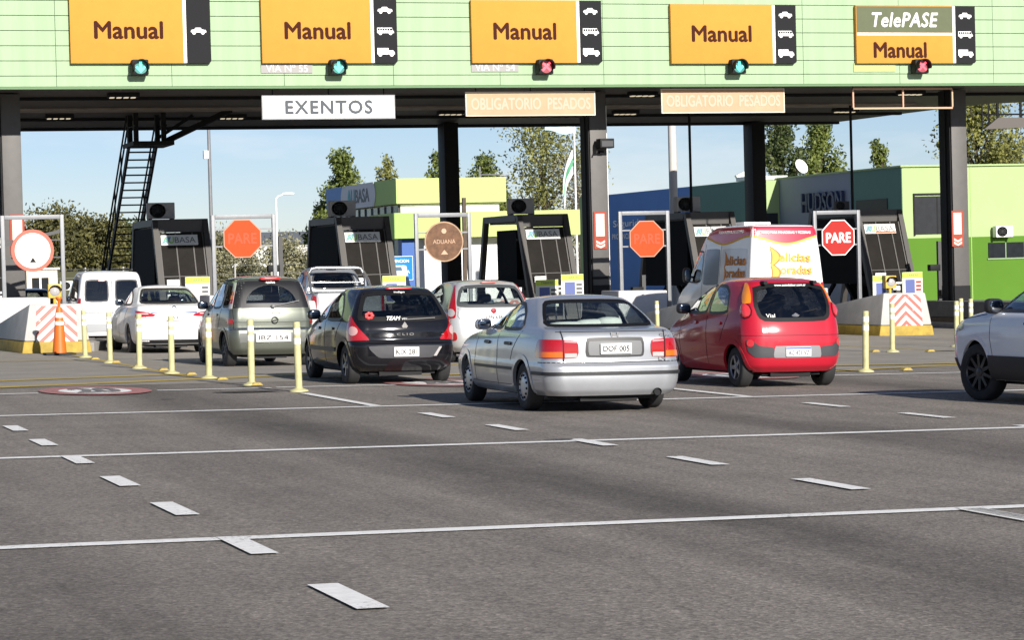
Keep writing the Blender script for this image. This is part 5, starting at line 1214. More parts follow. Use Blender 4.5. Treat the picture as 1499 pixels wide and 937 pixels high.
    b = MB().hexa([(-hw+.08, fy(.1)+.05, .1), (hw-.08, fy(.1)+.05, .1), (hw-.08, fy(.1)+.1, .1), (-hw+.08, fy(.1)+.1, .1), (-hw+.08, fy(.9)+.05, .89), (hw-.08, fy(.9)+.05, .89), (hw-.08, fy(.9)+.1, .89), (-hw+.08, fy(.9)+.1, .89)]); b.build('front_panel', boothmetal, t)
    zl = H_-.62; bb = MB().box(-hw+.12, hw-.28, -.012, .012, -.16, .16).build('logo_board', boards, t, loc=(0, fy(zl)+.02, zl)); bb.rotation_euler = (-math.atan((yt-yb)/H_), 0, 0); logo(bb, -.08, -.016, 0, .20, .98)
    # paper notes and a counter shelf
    b = MB().box(-.58, -.22, fy(1.28)-.02, fy(1.28), 1.28, 1.46); b.box(-.55, .35, fy(1.12)-.03, fy(1.12)+.02, 1.10, 1.16); b.box(-.6, .2, fy(.95)-.03, fy(.95), .9, 1.04); b.build('notice', white, t)
    if i not in (5,): ac_unit((X-.42, 75.2, top+.0), ['air conditioner on the booth at the frame edge', 'air conditioner on top of the booth beside the stair', 'air conditioner on the booth left of the rusty sign', 'air conditioner on the open framed booth', 'air conditioner on the booth behind the delivery van'][i])
    else: ac_unit((X-.72, 75.6, top+.0), 'air conditioner on the booth behind the clear red stop sign', darkgrey, .62)
# tariff boards beside the lanes
tb_face = M('tariff_cream', (.66, .68, .58), .8, spec=.08); tb_top = M('tariff_lime', (.50, .62, .10), .8, spec=.08); tb_blue = M('tariff_blue', (.08, .11, .30), .5)
for i, (x, zc, lab) in enumerate([(13.5, 1.12, 'cream tariff board with lime top in front of the booth by the stair'), (19.27, 1.0, 'tariff board with pale green top beside the blue sign'), (23.95, .76, 'small tariff board under the open framed booth'), (24.78, .90, 'tariff board with lime top left of the camera column'), (35.9, .68, 'tariff board with red column at the foot of the last booth'), (34.9, .6, 'small lime tariff board under the last booth')]):
    s = thing('tariff_board', lab, 'price board', (x, 72 if i != 3 else 72.1, zc), group='tariff boards at the booths', tilt=False)
    MB().box(-.35, .35, -.02, .02, -.42, .38).build('panel', tb_face, s); MB().box(-.345, .345, -.026, -.019, .20, .37).build('header', tb_top, s)
    b = MB().box(-.24, .08, -.025, -.018, -.36, .15); b.build('table', tb_blue if i != 0 else tb_face, s); b = MB()
    for k in range(4): b.box(.12, .30, -.025, -.018, -.32+k*.12, -.26+k*.12)
    b.build('price_rows', M('price_ink', (.08, .08, .09), .6) if i != 4 else signred, s); text('lettering', 'TARIFAS', .4, .07, (0, -.027, .285), logo_k, s)
    b = MB().tube([(-.28, .03, -.42), (-.28, .03, gz(x)+.2-zc)], .025, 6); b.tube([(.28, .03, -.42), (.28, .03, gz(x)+.2-zc)], .025, 6); b.build('leg', galv, s)

# ------------------------------------------------------------------ cone, bollards, lamps, equipment
boll = M('bollard_cream', (.50, .47, .235), .6, var=.22, vscale=7); bollw = M('bollard_band', (.74, .74, .68), .45)
def bollard():
    t = thing('bollard', 'x', 'bollard', group='slim yellow lane posts')
    MB().lathe([(.03, .05), (.052, .05), (.052, .98), (.047, 1.0), (0, 1.0)], 'z', 14).build('post', boll, t, smooth=40)
    for z in (.68, .82): MB().lathe([(.054, z), (.054, z+.09)], 'z', 14).build('reflective_band', bollw, t, smooth=40)
    MB().lathe([(0, 0), (.14, 0), (.135, .02), (.07, .045), (.05, .06)], 'z', 16).build('base', boll, t, smooth=40)
    return t
bl = [(8.14, 35.83, 'slim yellow lane post nearest the camera beside the black hatchback'), (7.97, 38.30, 'slim yellow post before the rear of the grey people carrier'), (7.90, 41.35, 'slim yellow post by the left side of the grey people carrier'), (7.73, 43.84, 'slim yellow post before the licence plate of the white saloon'),
      (7.68, 46.94, 'slim yellow post before the left rear corner of the white saloon'), (7.68, 50.43, 'slim yellow post by the front wheel of the white saloon'), (7.76, 54.41, 'slim yellow post right of the orange cone'), (18.20, 38.26, 'slim yellow post standing just right of the red hatchback'),
      (23.30, 47.69, 'slim yellow post before the faded striped barrier'), (26.18, 50.42, 'slim yellow post left of the SUV bonnet'), (28.57, 54.27, 'slim yellow post seen just above the SUV bonnet'), (28.95, 55.5, 'slim yellow post farthest behind the SUV bonnet'), (22.55, 59.2, 'slim yellow post before the barrier left of the red hatchback')]
p0 = bollard()
for k, (x, y, lab) in enumerate(bl):
    t = p0 if k == 0 else copy_tree(p0); t.location = (x, y, gz(x)+.006); t['label'] = lab; t.rotation_euler = (R(random.uniform(-.8, .8)), R(random.uniform(-.6, 1.6)), random.uniform(0, 6))
stud = MB().prism([(-.09, 0), (.09, 0), (.05, .04), (-.05, .04)], 1, -.07, .07).build('road_stud', roadyellow)
tag(stud, 'small yellow road stud on the asphalt between the lane posts', 'road stud', 'yellow road studs'); k = 0
for x0, y0, x1, y1, n in ((8.05, 37.0, 7.7, 54.0, 7), (19.0, 38.4, 19.01, 38.41, 1), (24.0, 47.4, 24.01, 47.41, 1), (23.0, 47.9, 23.01, 47.91, 1), (19.7, 37.0, 19.71, 37.01, 1)):
    for j in range(n):
        s = stud if k == 0 else stud.copy(); k and col.objects.link(s); k += 1; f = (j+.5)/n; x = x0+(x1-x0)*f; s.location = (x, y0+(y1-y0)*f, gz(x)+.012)
orange = M('cone_orange', (.60, .13, .01), .5, var=.08)
t = thing('traffic_cone', 'tall orange traffic cone with two white bands on a black base', 'traffic cone', (7.53, 56.75, gz(7.5)+.008))
MB().box(-.33, .33, -.3, .3, 0, .045).build('base', rubber, t, bevel=.015); MB().lathe([(.155, .045), (.145, .15), (.10, .72), (.075, .98), (.055, 1.05), (0, 1.05)], 'z', 24).build('body', orange, t, smooth=40)
for z0, z1 in ((.66, .74), (.82, .93)):
    f = lambda z: .145-(z-.15)*.0785+.004
    MB().lathe([(f(z0), z0), (f(z1), z1)], 'z', 24).build('white_band', bollw, t, smooth=40)
MB().lathe([(.03, 1.05), (.03, 1.18), (.075, 1.24), (.07, 1.28)], 'z', 14).build('handle', orange, t, smooth=40)
lampy = M('lamp_yellow', (.60, .38, .05), .5, var=.1)
for x, y, zb, zc, lab in ((8.15, 62, .95, 1.26, 'yellow warning lamp standing behind the orange cone'), (30.55, 62.6, .4, .88, 'yellow warning lamp on the faded striped barrier')):
    s = thing('warning_lamp', lab, 'lamp', (x, y, gz(x)), tilt=False, group='yellow warning lamps'); zz = zc-gz(x)
    MB().box(-.16, .16, -.08, .10, zz-.17, zz+.17).build('housing', lampy, s, bevel=.02); MB().lathe([(0, -.13), (.07, -.12), (.12, -.09), (.13, -.078)], 'y', 20, (0, 0, zz)).build('lens', clear_lens, s, smooth=50)
    b = MB().tube([(0, 0, .25), (0, 0, zz-.17)], .04, 8); b.build('post', lampy, s)
    v = MB(); vs_ = [(.145*math.cos(a*math.pi/12), y_, zz+.145*math.sin(a*math.pi/12)) for y_ in (-.08, -.24) for a in range(13)]; v.add(vs_, [(a, a+1, 14+a, 13+a) for a in range(12)]); v.build('visor', black, s)
# reader posts beside the lanes
def reader(x, y, zt_, lab, box_=(.0,)):
    s = thing('reader_post', lab, 'post', (x, y, gz(x)+.2), tilt=False, group='reader posts by the lanes'); H_ = zt_-gz(x)-.2
    MB().box(-.06, .06, -.06, .06, 0, H_).build('post', darkgrey, s); b = MB()
    b.box(-.42, -.07, -.22, .0, H_*.62, H_*.62+.2); b.box(-.1, .16, -.3, -.07, H_*.30, H_*.30+.18); b.build('reader_head', black, s, bevel=.02)
reader(36.85, 72, 2.0, 'grey post with black reader heads before the green building')
reader(16.15, 73, 2.6, 'black post with a small box between stair and second booth')
reader(27.0, 72, 1.2, 'dark reader post left of the delivery van')
# steel stair up to the canopy
t = thing('steel_stair', 'steep black steel stair rising from the island to the canopy roof', 'stair', (13.13, 0, 0), tilt=False)
P0, P1 = Vector((0, 85.5, .0)), Vector((0, 78.4, 5.6)); b = MB()
for x in (-.42, .42): b.bar(P0+Vector((x, 0, 0)), P1+Vector((x, 0, 0)), .06, .22)
b.build('stringer', black, t); b = MB(); n = 25
for k in range(1, n):
    p = P0.lerp(P1, k/n); b.box(-.40, .40, p.y-.14, p.y+.12, p.z-.02, p.z+.02)
b.build('treads', black, t); b = MB()
for x in (-.46, .46):
    for h_ in (.5, .95): b.tube([P0+Vector((x, 0, h_)), P1+Vector((x, 0, h_)), P1+Vector((x, -1.6, h_))], .028, 6)
    for k in range(6):
        p = P0.lerp(P1, k/5); b.tube([p+Vector((x, 0, 0)), p+Vector((x, 0, .95))], .022, 6)
b.build('handrail', black, t)
b = MB().box(-.62, .62, 76.4, 78.4, 5.48, 5.6); b.build('landing', black, t); b = MB()
for x in (-.42, .42):
    for y in (77.0, 78.1): MB().box(x-.07, x+.07, y, y+.14, 5.6, FZ+.02).build('post', black, t)
MB().bar((.45, 77.2, 5.6), (2.2, 75.6, FZ), .12, .16).build('brace', black, t); MB().bar((.45, 78.0, 5.8), (1.5, 78.0, FZ), .08, .1).build('brace', black, t)

# ------------------------------------------------------------------ buildings beyond the toll
lime = M('fascia_lime', (.40, .47, .15), .55, var=.03); wallw = M('wall_white', (.76, .75, .72), .7, var=.05, vscale=.8); limed = M('fascia_leaf_green', (.30, .46, .10), .55, var=.04)
blued = M('fascia_blue', (.05, .20, .52), .5, var=.05); greyp = M('fascia_grey', (.52, .54, .58), .5, var=.04)
t = thing('office_building', 'flat roofed office with lime fascia and blue grey green sign band', 'building', (0, 0, -.6), tilt=False); t.location = (29.67, 110, -.6)
MB().box(.25, 4.85, .3, 13.0, 0, 5.03).build('wall', wallw, t)
MB().box(0, 5.1, 0, 13.2, 5.06, 6.18).build('fascia', lime, t); MB().box(-.02, 0, 0, 3.9, 5.06, 6.18).build('green_band', limed, t); MB().box(-.03, -.001, 9.75, 13.2, 5.06, 6.18).build('blue_band', blued, t)
pts = [(3.9, 5.06), (9.75, 5.06)]; L_ = [(9.75+.35*math.sin(math.pi*k/10), 5.06+1.12*k/10) for k in range(11)]; R_ = [(3.9-.35*math.sin(math.pi*k/10), 6.18-1.12*k/10) for k in range(11)]
MB().prism(L_+R_, 0, -.06, -.022).build('sign_panel', greyp, t)
o = text('lettering', 'AU', 1.35, .62, (-.07, 8.1, 5.62), M('logo_teal', (.05, .35, .40), .5), t, rot=(math.pi/2, 0, -math.pi/2), bold=.05); o = text('lettering', 'BASA', 2.6, .62, (-.07, 5.95, 5.62), M('logo_dark', (.07, .08, .09), .5), t, rot=(math.pi/2, 0, -math.pi/2), bold=.02)
b = MB(); b.box(.22, .26, .4, 12.6, 2.0, 5.0); b.build('glazing', M('office_glass', (.16, .24, .28), .15), t); b = MB()
for k in range(11): b.box(.17, .23, .4+k*1.2, .5+k*1.2, 2.0, 5.0)
b.build('mullions', darkgrey, t)
MB().box(-1.2, 7.2, -4.0, .29, 3.46, 4.56).build('porch_fascia', lime, t, ); MB().box(-1.22, -1.201, -4.0, 0, 3.46, 4.56).build('porch_side', limed, t); MB().box(-1.2, -.15, -4.02, -4.001, 3.46, 4.56).build('porch_panel', limed, t)
MB().box(-.8, -.2, -3.6, -3.0, 0, 3.45).build('blue_pillar', M('pillar_blue', (.02, .09, .33), .5), t); MB().box(.3, 5.8, -3.2, .29, 0, 3.45).build('porch_wall', wallw, t)
MB().box(5.9, 6.9, -3.0, .2, 0, 3.45).build('porch_pier', wallw, t)

blue2 = M('wing_blue', (.035, .17, .50), .55, var=.08, vscale=.5); teal = M('wing_teal', (.055, .17, .135), .6, var=.06); lit = M('wing_pale_green', (.32, .43, .18), .6, var=.04, vscale=.7)
t = thing('station_building', 'long low office wing with blue side wall and pale green end', 'building', (44.35, 104.6, -.8), tilt=False); H_ = 5.86
MB().box(.0, 1.40, 0, 23, 0, H_).build('wall', lit, t); MB().box(-.02, -.001, 7.0, 22, 0, H_).build('blue_side', blue2, t); MB().box(-.02, -.001, .4, 6.98, 0, H_-.02).build('green_side', teal, t)
b = MB(); b.box(-.05, -.021, 1.0, 3.3, 2.0, 4.1); b.box(-.05, -.021, 3.7, 6.3, 2.0, 4.1); b.build('window', M('dark_window', (.014, .017, .02), .3, spec=.15, var=.3), t)
MB().box(.1, 1.3, -.03, -.001, 0, 4.4).build('door', M('door_dark', (.02, .022, .024), .3), t)
for tx, z, h_ in (('Seguridad Vial', 4.75, .42), ('PROVINCIA DE BUENOS AIRES', 4.15, .26)): text('lettering', tx, 7.0 if h_ > .3 else 7.4, h_, (-.03, 14.2, z-.45), white, t, rot=(math.pi/2, 0, -math.pi/2), bold=.01)
grad = M('hudson_grey', (.20, .235, .30), .6, var=.06, vscale=.3)
t = thing('station_building', 'pale green end building with a grey side wall lettered HUDSON', 'building', (45.78, 92.5, -.8), tilt=False); H_ = 5.9
MB().box(0, 16, 0, 13.5, 0, H_).build('wall', lit, t); MB().box(.001, 16, -.008, -.001, .281, 3.05).build('lower_wall', M('wing_green_wall', (.085, .19, .022), .7, var=.06, vscale=.7, spec=.1), t); MB().box(-.1, 16.1, -.1, 13.6, H_+.001, H_+.07).build('coping', lit, t); MB().tube([(2.35, -.06, .3), (2.35, -.06, H_-.1)], .045, 8).build('downpipe', lit, t); MB().box(.0, 16.02, -.012, -.001, 4.4, H_+.02).build('upper_wall', lit, t) if False else None
MB().box(-.02, -.001, 4.75, 12.2, 0, H_).build('grey_side', grad, t); MB().box(-.02, -.001, .02, 4.74, 0, H_).build('green_side', teal, t)
text('lettering', 'HUDSON', 4.1, .80, (-.05, 7.4, 4.75), M('letter_navy', (.035, .05, .11), .5), t, rot=(math.pi/2, 0, -math.pi/2), bold=.02, depth=.12)
b = MB(); b.box(-.05, -.021, 1.3, 4.2, 3.2, 4.7); b.build('window', MATS['dark_window'], t)
wq = MB().box(.52, 1.75, -.03, -.001, 3.2, 4.72).build('window', M('window_slate', (.026, .028, .032), .5, spec=.12, var=.2), t); MB().box(.46, .52, -.06, -.001, 3.15, 4.77).box(1.75, 1.82, -.06, -.001, 3.15, 4.77).box(.46, 1.82, -.06, -.001, 4.77, 4.84).build('frame', black, wq); MB().box(1.48, 1.54, -.04, -.031, 3.2, 4.72).build('mullion', black, wq)
wq = MB().box(3.75, 5.35, -.04, -.001, 2.18, 2.8).build('window', MATS['dark_window'], t); b = MB().box(4.5, 4.54, -.06, -.041, 2.18, 2.8); b.box(3.7, 5.4, -.06, -.001, 2.12, 2.175); b.build('frame', M('window_frame_green', (.2, .3, .15), .5), wq)
MB().box(5.42, 6.1, -.05, -.001, .3, 3.3).build('door', M('door_orange_red', (.55, .12, .05), .5), t); MB().box(0, 16, -.05, -.001, 0, .28).build('plinth', M('plinth_dark', (.05, .06, .05), .8), t); MB().box(3.0, 3.03, -.012, -.001, .3, H_).build('wall_joint', M('joint_green', (.3, .46, .14), .7), t)
ac_unit((45.78+4.3, 92.25, 2.18), 'white air conditioner on the green building wall above its low window', white, .95)
MB().box(44.5, 46.3, 104.9, 106.5, 5.09, 5.27).build('roof_slab', white); tag(bpy.data.objects['roof_slab'], 'white slab on the roof edge left of the grey lettered wall', 'roof slab')
t = thing('satellite_dish', 'white satellite dish on the roof before the poplars', 'satellite dish', (47.2, 105.5, 5.1), tilt=False)
prof = [(0, .0), (.15, -.01), (.28, -.05), (.37, -.10)]; o = MB().lathe([(r_*.95, h_) for r_, h_ in prof], 'y', 24).build('dish', white, t, smooth=50, loc=(0, 0, .55)); o.rotation_euler = (R(-25), 0, R(20)); MB().tube([(0, .03, 0), (0, .03, .55)], .03, 8).build('mast', galv, t)
t = thing('floodlight', 'white floodlight box angled on the roof behind the rear column', 'floodlight', (45.4, 108, 5.06), tilt=False); o = MB().box(-.28, .28, -.12, .12, -.13, .13).build('housing', white, t, bevel=.02, loc=(0, 0, .35)); o.rotation_euler = (0, R(-25), 0); MB().tube([(0, 0, -.05), (0, 0, .3)], .03, 6).build('bracket', galv, t)
# hut and warehouse on the left
t = thing('hut', 'small cream hut with a two pane window behind the left barrier', 'hut', (13.3, 110, -.5), tilt=False)
MB().box(0, 1.3, 0, 2.5, 0, 2.42).build('wall', M('hut_cream', (.70, .62, .48), .7), t); q = MB().box(.22, .92, -.03, -.001, 1.52, 2.08).build('window', MATS['dark_window'], t); MB().box(.53, .61, -.045, -.031, 1.52, 2.08).build('mullion', white, q); MB().box(-.1, 1.4, -.1, 2.6, 2.425, 2.5).build('roof', white, t)
ac_unit((14.95, 109.5, 1.0), 'white air conditioner beside the cream hut', white, .8)
t = thing('warehouse', 'long white warehouse with dark roof far beyond the stop sign', 'building', (39.5, 205, -.8), tilt=False)
MB().box(0, 12, 0, 10, 0, 4.6).build('wall', M('warehouse_white', (.62, .62, .60), .8), t); MB().box(-.3, 12.3, -.3, 10.3, 4.61, 5.6).build('roof', M('roof_slate', (.05, .06, .08), .7), t); b = MB()
for k in range(5): b.box(.8+k*2.2, 1.8+k*2.2, -.04, -.001, 2.6, 3.6)
b.build('window', MATS['dark_window'], t)
# signs, poles, lamps
def pole(name, lab, cat, x, y, h_, r_, mat, r2=None, group=None, zb=None):
    t = thing(name, lab, cat, (x, y, gz(x) if zb is None else zb), tilt=False, group=group); MB().tube([(0, 0, 0), (0, 0, h_)], r_, 10, r2=r2).build('pole', mat, t, smooth=40); return t
t = pole('lamp_post', 'tall pale grey pole with a small white box behind the stair', 'pole', 18.4, 95, 8.2, .085, galv, .06); MB().box(-.22, -.05, -.1, .1, 6.2, 6.5).build('box', white, t)
t = pole('lamp_post', 'tall thick pale pole behind the faded orange board', 'pole', 35.05, 90, 9, .17, M('pole_cream', (.55, .52, .48), .6, var=.08), .15); MB().sup((0, -.1, 7.45), (.12, .2, .1), .8, 10, 6).build('camera_dome', white, t)
t = pole('street_lamp', 'slim white street lamp with a curved arm on the left', 'street lamp', 24.2, 110, 5.2, .05, white, .04); b = MB().tube([(0, 0, 5.15), (.08, 0, 5.28), (.3, 0, 5.36)], .035, 8); b.build('arm', white, t); MB().sup((.55, 0, 5.40), (.3, .09, .055), .7, 12, 6).build('lamp_head', white, t, smooth=50)
t = pole('street_lamp', 'thin grey street lamp in front of the lime fascia', 'street lamp', 36.0, 118, 7.0, .04, galv); b = MB().tube([(0, 0, 6.6), (1.0, 0, 6.6)], .03, 6); b.build('arm', galv, t); MB().sup((1.2, 0, 6.55), (.25, .08, .05), .7, 10, 6).build('lamp_head', galv, t)
t = pole('flag_pole', 'white flag pole with two flags beside the big tree', 'flag pole', 40.85, 118, 9.3, .06, M('pole_white', (.75, .75, .74), .5), .045)
def flag(name, lab, mats, x, z, wd, ht, seed, droop):
    mb = MB(); nx, nz_ = 14, 9; rr = random.Random(seed); vs_ = []
    for i in range(nx+1):
        for j in range(nz_+1):
            u, v_ = i/nx, j/nz_; vs_.append((x-wd*u*(1-.25*droop), .12*math.sin(u*7+v_*2+seed)*u, z-ht*v_-droop*wd*.9*u*u+.05*math.sin(u*9+seed)))
    for i in range(nx):
        for j in range(nz_): mb.f.append((i*(nz_+1)+j, (i+1)*(nz_+1)+j, (i+1)*(nz_+1)+j+1, i*(nz_+1)+j+1)); mb.m.append(min(2, j*3//nz_))
    mb.v = vs_; o = mb.build(name, mats, smooth=60, recalc=False); o.location = (40.8, 118, 0); tag(o, lab, 'flag', 'flags on the white pole'); return o
fl_b = M('flag_sky_blue', (.45, .62, .78), .8); fl_w = M('flag_white', (.80, .80, .78), .8); fl_g = M('flag_green', (.10, .33, .18), .8)
flag('flag', 'light blue and white flag flying at the canopy edge', [fl_b, fl_w, fl_b], .12, 8.85, 1.5, .95, 1, -.18); flag('flag', 'green and white flag hanging limp on the pole', [fl_w, fl_g, fl_w], -.05, 7.1, 1.0, 1.2, 2, 1.9)
t = thing('info_sign', 'bright blue information sign with white writing beside the second booth', 'sign', (27.1, 100, 1.58), tilt=False); MB().box(-.62, .47, -.02, .02, -.48, .50).build('rim', signwhite, t); MB().box(-.60, .45, -.028, -.019, -.46, .48).build('panel', M('sign_bright_blue', (.02, .20, .52), .7, spec=.1), t)
for k, (tx, wd) in enumerate((('ATENCION', .8), ('BASE', .35), ('OPERATIVA', .85), ('DESVIO', .5))): text('lettering', tx, wd, .12, (-.1, -.03, .30-.22*k), white, t, bold=.02)
for x in (-.4, .3): MB().tube([(x, .05, -.5), (x, .05, -2.0)], .03, 6).build('post', galv, t)
t = thing('parked_van', 'pale blue van seen head on behind the rusty sign frame', 'van', (26.1, 98, gz(26)), tilt=False)
MB().prism([(0, .45), (0, 1.15), (.55, 1.40), (1.0, 2.15), (4.6, 2.25), (4.7, .45)], 0, -.95, .95).build('body', paint('van_pale_blue', (.55, .60, .66)), t, bevel=.08); MB().hexa([(-.8, .60, 1.44), (.8, .60, 1.44), (.8, .62, 1.44), (-.8, .62, 1.44), (-.7, .95, 2.08), (.7, .95, 2.08), (.7, .98, 2.08), (-.7, .98, 2.08)]).build('windscreen', M('van_screen', (.10, .16, .22), .1), t)
b = MB()
for x in (-.8, .8):
    for y in (1.0, 3.8): b.lathe([(.18, -.1), (.34, -.1), (.34, .1), (.18, .1)], 'x', 20, (x, y, .34))
b.build('wheel', rubber, t, smooth=40)
t = thing('timber_post', 'leaning dark timber post beside the rear column', 'post', (29.8, 100, gz(29.8)), tilt=False); MB().bar((-.05, 0, 0), (.0, 0, 4.9), .14, .14).bar((.22, 0, 0), (.0, .05, 4.5), .08, .08).build('post', M('old_timber', (.10, .075, .055), .9, var=.3), t)
# wire fence and grassy bank on the left
bank = MB(); nx, ny = 40, 10; rb = random.Random(5)
for j in range(ny+1):
    for i in range(nx+1):
        x = -40+130*i/nx; y = 150+90*j/ny; bank.v.append((x, y, -.8+2.6*min(1, j/4)+.25*rb.random()))
for j in range(ny):
    for i in range(nx): a = j*(nx+1)+i; bank.f.append((a, a+1, a+nx+2, a+nx+1)); bank.m.append(0)
tag(bank.build('grass_bank', grass, smooth=60, recalc=False), kind='structure')
t = thing('wire_fence', 'low wire fence with pale posts along the grassy bank', 'fence', (0, 149, 0), tilt=False)
for k in range(28): MB().tube([(-5+k*2.2, 0, -.8), (-5+k*2.2, 0, 2.1)], .045, 5).build('post', M('fence_post', (.45, .44, .42), .7), t)
for z in (1.0, 1.5, 2.0): MB().tube([(-5, 0, z), (54.4, 0, z)], .008, 4).build('wire', galv, t)
# ------------------------------------------------------------------ trees
barkm = M('bark', (.10, .08, .06), .9, var=.3)
def leafmat(name, c, c2):
    m = M(name, c, .65); n = m.node_tree; b = n.nodes['Principled BSDF']; t = n.nodes.new('ShaderNodeTexCoord'); no = n.nodes.new('ShaderNodeTexNoise'); no.inputs['Scale'].default_value = 1.1; no.inputs['Detail'].default_value = 5
    g = n.nodes.new('ShaderNodeNewGeometry'); ad = n.nodes.new('ShaderNodeMath'); ad.operation = 'MULTIPLY_ADD'; ad.inputs[1].default_value = .5
    n.links.new(t.outputs['Object'], no.inputs['Vector']); n.links.new(g.outputs['Random Per Island'], ad.inputs[0]); n.links.new(no.outputs[0], ad.inputs[2])
    r_ = n.nodes.new('ShaderNodeValToRGB'); r_.color_ramp.elements[0].position = .45; r_.color_ramp.elements[0].color = (*c, 1); r_.color_ramp.elements[1].position = .95; r_.color_ramp.elements[1].color = (*c2, 1)
    n.links.new(ad.outputs[0], r_.inputs[0]); n.links.new(r_.outputs[0], b.inputs['Base Color'])
    tr_ = n.nodes.new('ShaderNodeBsdfTranslucent'); n.links.new(r_.outputs[0], tr_.inputs[0]); ms = n.nodes.new('ShaderNodeMixShader'); ms.inputs[0].default_value = .3; n.links.new(b.outputs[0], ms.inputs[1]); n.links.new(tr_.outputs[0], ms.inputs[2]); n.links.new(ms.outputs[0], n.nodes['Material Output'].inputs[0])
    return m
lf_dark = leafmat('leaf_dark', (.030, .052, .016), (.12, .15, .04)); lf_mid = leafmat('leaf_mid', (.05, .085, .018), (.22, .26, .055)); lf_olive = leafmat('leaf_olive', (.075, .09, .022), (.32, .32, .085)); lf_grey = leafmat('leaf_grey', (.10, .105, .06), (.40, .38, .22))
lf_brown = leafmat('leaf_brown', (.045, .05, .018), (.17, .16, .05))
def tree(x, y, h_, rad, lab, lm, seed, kind='round', n=2600, ls=.16, zb=-1., z0=.25, group='trees beyond the toll'):
    n = int(n*4.2); ls *= .60; rr = random.Random(seed); t = thing('tree' if kind != 'poplar' else 'poplar_tree', lab, 'tree', (x, y, zb), tilt=False, group=group)
    b = MB(); lean = rr.uniform(-.3, .3)
    b.tube([(0, 0, 0), (lean*.3, 0, h_*.35), (lean, 0, h_*.9)], .03*h_*.5+.05, 7, r2=.02)
    tips = []
    nl = 26 if kind != 'poplar' else 34
    for k in range(nl):
        f = z0+(1-z0)*(k+.5)/nl; a = rr.uniform(0, 6.283)
        if kind == 'poplar': r_ = rad*min(1, (1-f)*2.2+.12)*min(1, (f-z0)*5+.35); up = .25*h_*(.3+.4*rr.random())
        elif kind == 'wispy': r_ = rad*(.35+.75*rr.random())*math.sin(min(1, (f-z0)/(1-z0)*.85+.15)*math.pi*.92); up = .10*h_
        else: r_ = rad*(.55+.5*rr.random())*math.sqrt(max(.05, 1-((f-z0)/(1-z0)*1.7-.75)**2)); up = .06*h_
        q = Vector((lean*f+r_*math.cos(a), r_*math.sin(a), min(h_*f+up*rr.random(), h_*1.02))); base = Vector((lean*f*.8, 0, max(.15*h_, h_*f-.22*h_)))
        b.tube([base, base.lerp(q, .5)+Vector((0, 0, -.03*h_)), q], .012*h_*.5, 5, r2=.008); tips.append((q, base))
    b.build('trunk', barkm, t, smooth=50)
    mb = MB()
    for k in range(n):
        q, base = tips[rr.randrange(len(tips))]; f = rr.random()**.6; sd_ = (.10 if kind != 'poplar' else .07)*rad*2*(.5+f)
        dv = Vector((rr.gauss(0, 1), rr.gauss(0, 1), rr.gauss(0, .85))); dv = dv.normalized()*rr.random()**.5*sd_*1.7; c = base.lerp(q, .30+.70*f)+dv
        d = Vector((rr.gauss(0, 1), rr.gauss(0, 1), rr.gauss(0, .8))).normalized(); e = d.orthogonal().normalized(); e.rotate(Matrix.Rotation(rr.uniform(0, 6.28), 3, d)); g_ = d.cross(e)
        s_ = ls*rr.uniform(.6, 1.5); p = [c+e*s_, c+g_*s_*.55, c-e*s_, c-g_*s_*.55]; i0 = len(mb.v); mb.v += [tuple(v) for v in p]; mb.f.append((i0, i0+1, i0+2, i0+3)); mb.m.append(0)
    mb.build('crown', lm, t, recalc=False); return t
tree(25.2, 190, 5.5, 3.2, 'dense dark tree left of the stair, tallest on the bank', lf_brown, 11, n=4200, ls=.22, zb=.6, z0=.05)
tree(22.6, 195, 4.6, 2.6, 'dark bushy tree between the left column and the bank', lf_dark, 12, n=3200, ls=.22, zb=.6, z0=.05)
tree(28.6, 188, 4.8, 2.6, 'mid green tree seen through the steel stair', lf_brown, 13, n=3200, ls=.22, zb=.6, z0=.05)
tree(31.6, 190, 4.4, 2.6, 'dark tree seen behind the booth by the stair', lf_dark, 14, n=3000, ls=.22, zb=.6, z0=.05)
tree(16.0, 160, 7.0, 2.4, 'leafy tree at the frame edge behind the left column', lf_mid, 15, n=2600, ls=.2, zb=-.5, z0=.1)
tree(34.0, 170, 3.4, 2.4, 'pale scrubby bush under the faded stop sign', lf_grey, 16, n=2200, ls=.16, zb=.6, z0=.02)
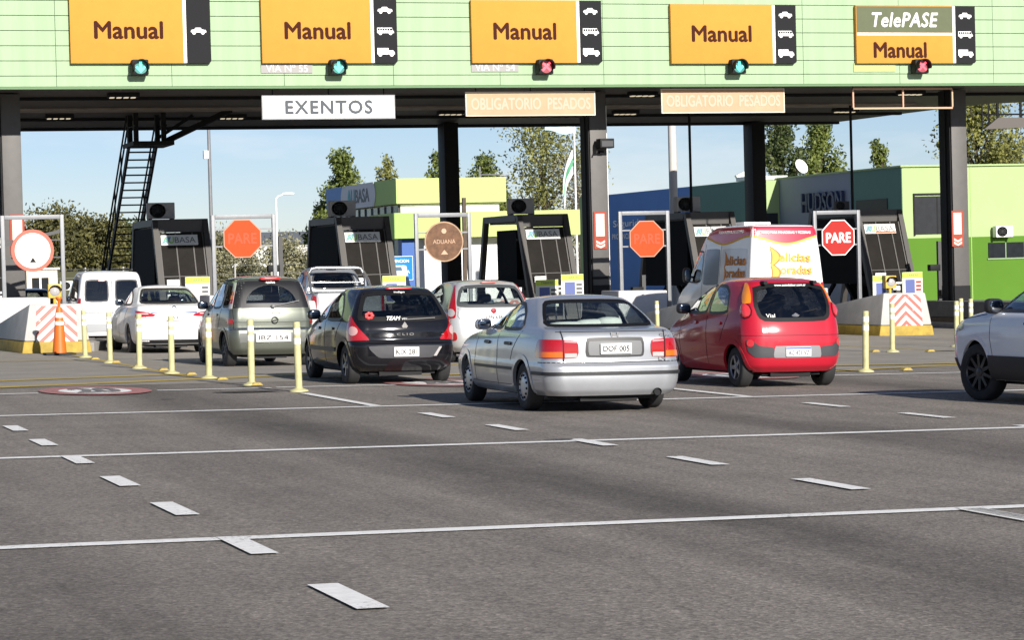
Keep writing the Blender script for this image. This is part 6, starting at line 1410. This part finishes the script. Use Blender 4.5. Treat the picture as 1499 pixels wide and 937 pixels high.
tree(39.0, 175, 3.0, 2.2, 'low scrubby bush right of the faded stop sign', lf_grey, 17, n=1800, ls=.16, zb=.6, z0=.02)
tree(37.9, 152, 9.4, 1.7, 'tall narrow poplar left of the lime office', lf_mid, 21, 'poplar', 3000, .17)
tree(37.4, 156, 6.6, 1.4, 'shorter poplar left of the tall one by the lime office', lf_mid, 22, 'poplar', 2400, .17)
tree(39.6, 150, 9.2, 1.0, 'thin poplar tip just above the blue band', lf_olive, 23, 'poplar', 700, .16)
tree(42.6, 148, 9.2, 1.5, 'poplar top above the green band of the office', lf_mid, 24, 'poplar', 1600, .16)
tree(47.2, 150, 7.6, .9, 'small poplar tip above the lime fascia', lf_olive, 25, 'poplar', 700, .16)
tree(46.0, 138, 11.4, 3.3, 'large loose poplar behind the flag pole', lf_olive, 31, 'wispy', 2300, .15, z0=.2)
tree(47.4, 136, 9.0, 2.0, 'pale bare branched tree right of the large loose poplar', lf_grey, 32, 'wispy', 1500, .11, z0=.1)
tree(43.0, 140, 8.6, 1.7, 'dark poplar left of the large loose one', lf_mid, 33, 'poplar', 1900, .15)
tree(41.5, 142, 8.0, 1.3, 'small poplar over the right end of the lime fascia', lf_mid, 34, 'poplar', 1000, .15)
tree(50.4, 115, 9.2, 1.5, 'dark leaning poplar right of the rear column', lf_dark, 41, 'poplar', 2200, .15)
tree(52.9, 116, 9.3, 1.6, 'bright green poplar above the HUDSON wall', lf_mid, 42, 'poplar', 2600, .15)
tree(58.3, 120, 8.3, .8, 'thin poplar above the teal wall', lf_mid, 43, 'poplar', 800, .14)
tree(60.2, 124, 7.9, .6, 'small dark poplar tip right of the thin one', lf_dark, 44, 'poplar', 500, .14)
tree(63.3, 119, 11.8, 2.6, 'yellow green tree behind the right column', lf_olive, 51, 'wispy', 2600, .17, z0=.35)
tree(66.8, 120, 11.4, 3.0, 'bare branched grey tree at the upper right', lf_grey, 52, 'wispy', 1500, .13, z0=.35)
tree(65.2, 121, 8.2, 1.5, 'round dark tree low behind the pale green wall', lf_dark, 53, n=1200, ls=.15, z0=.4)
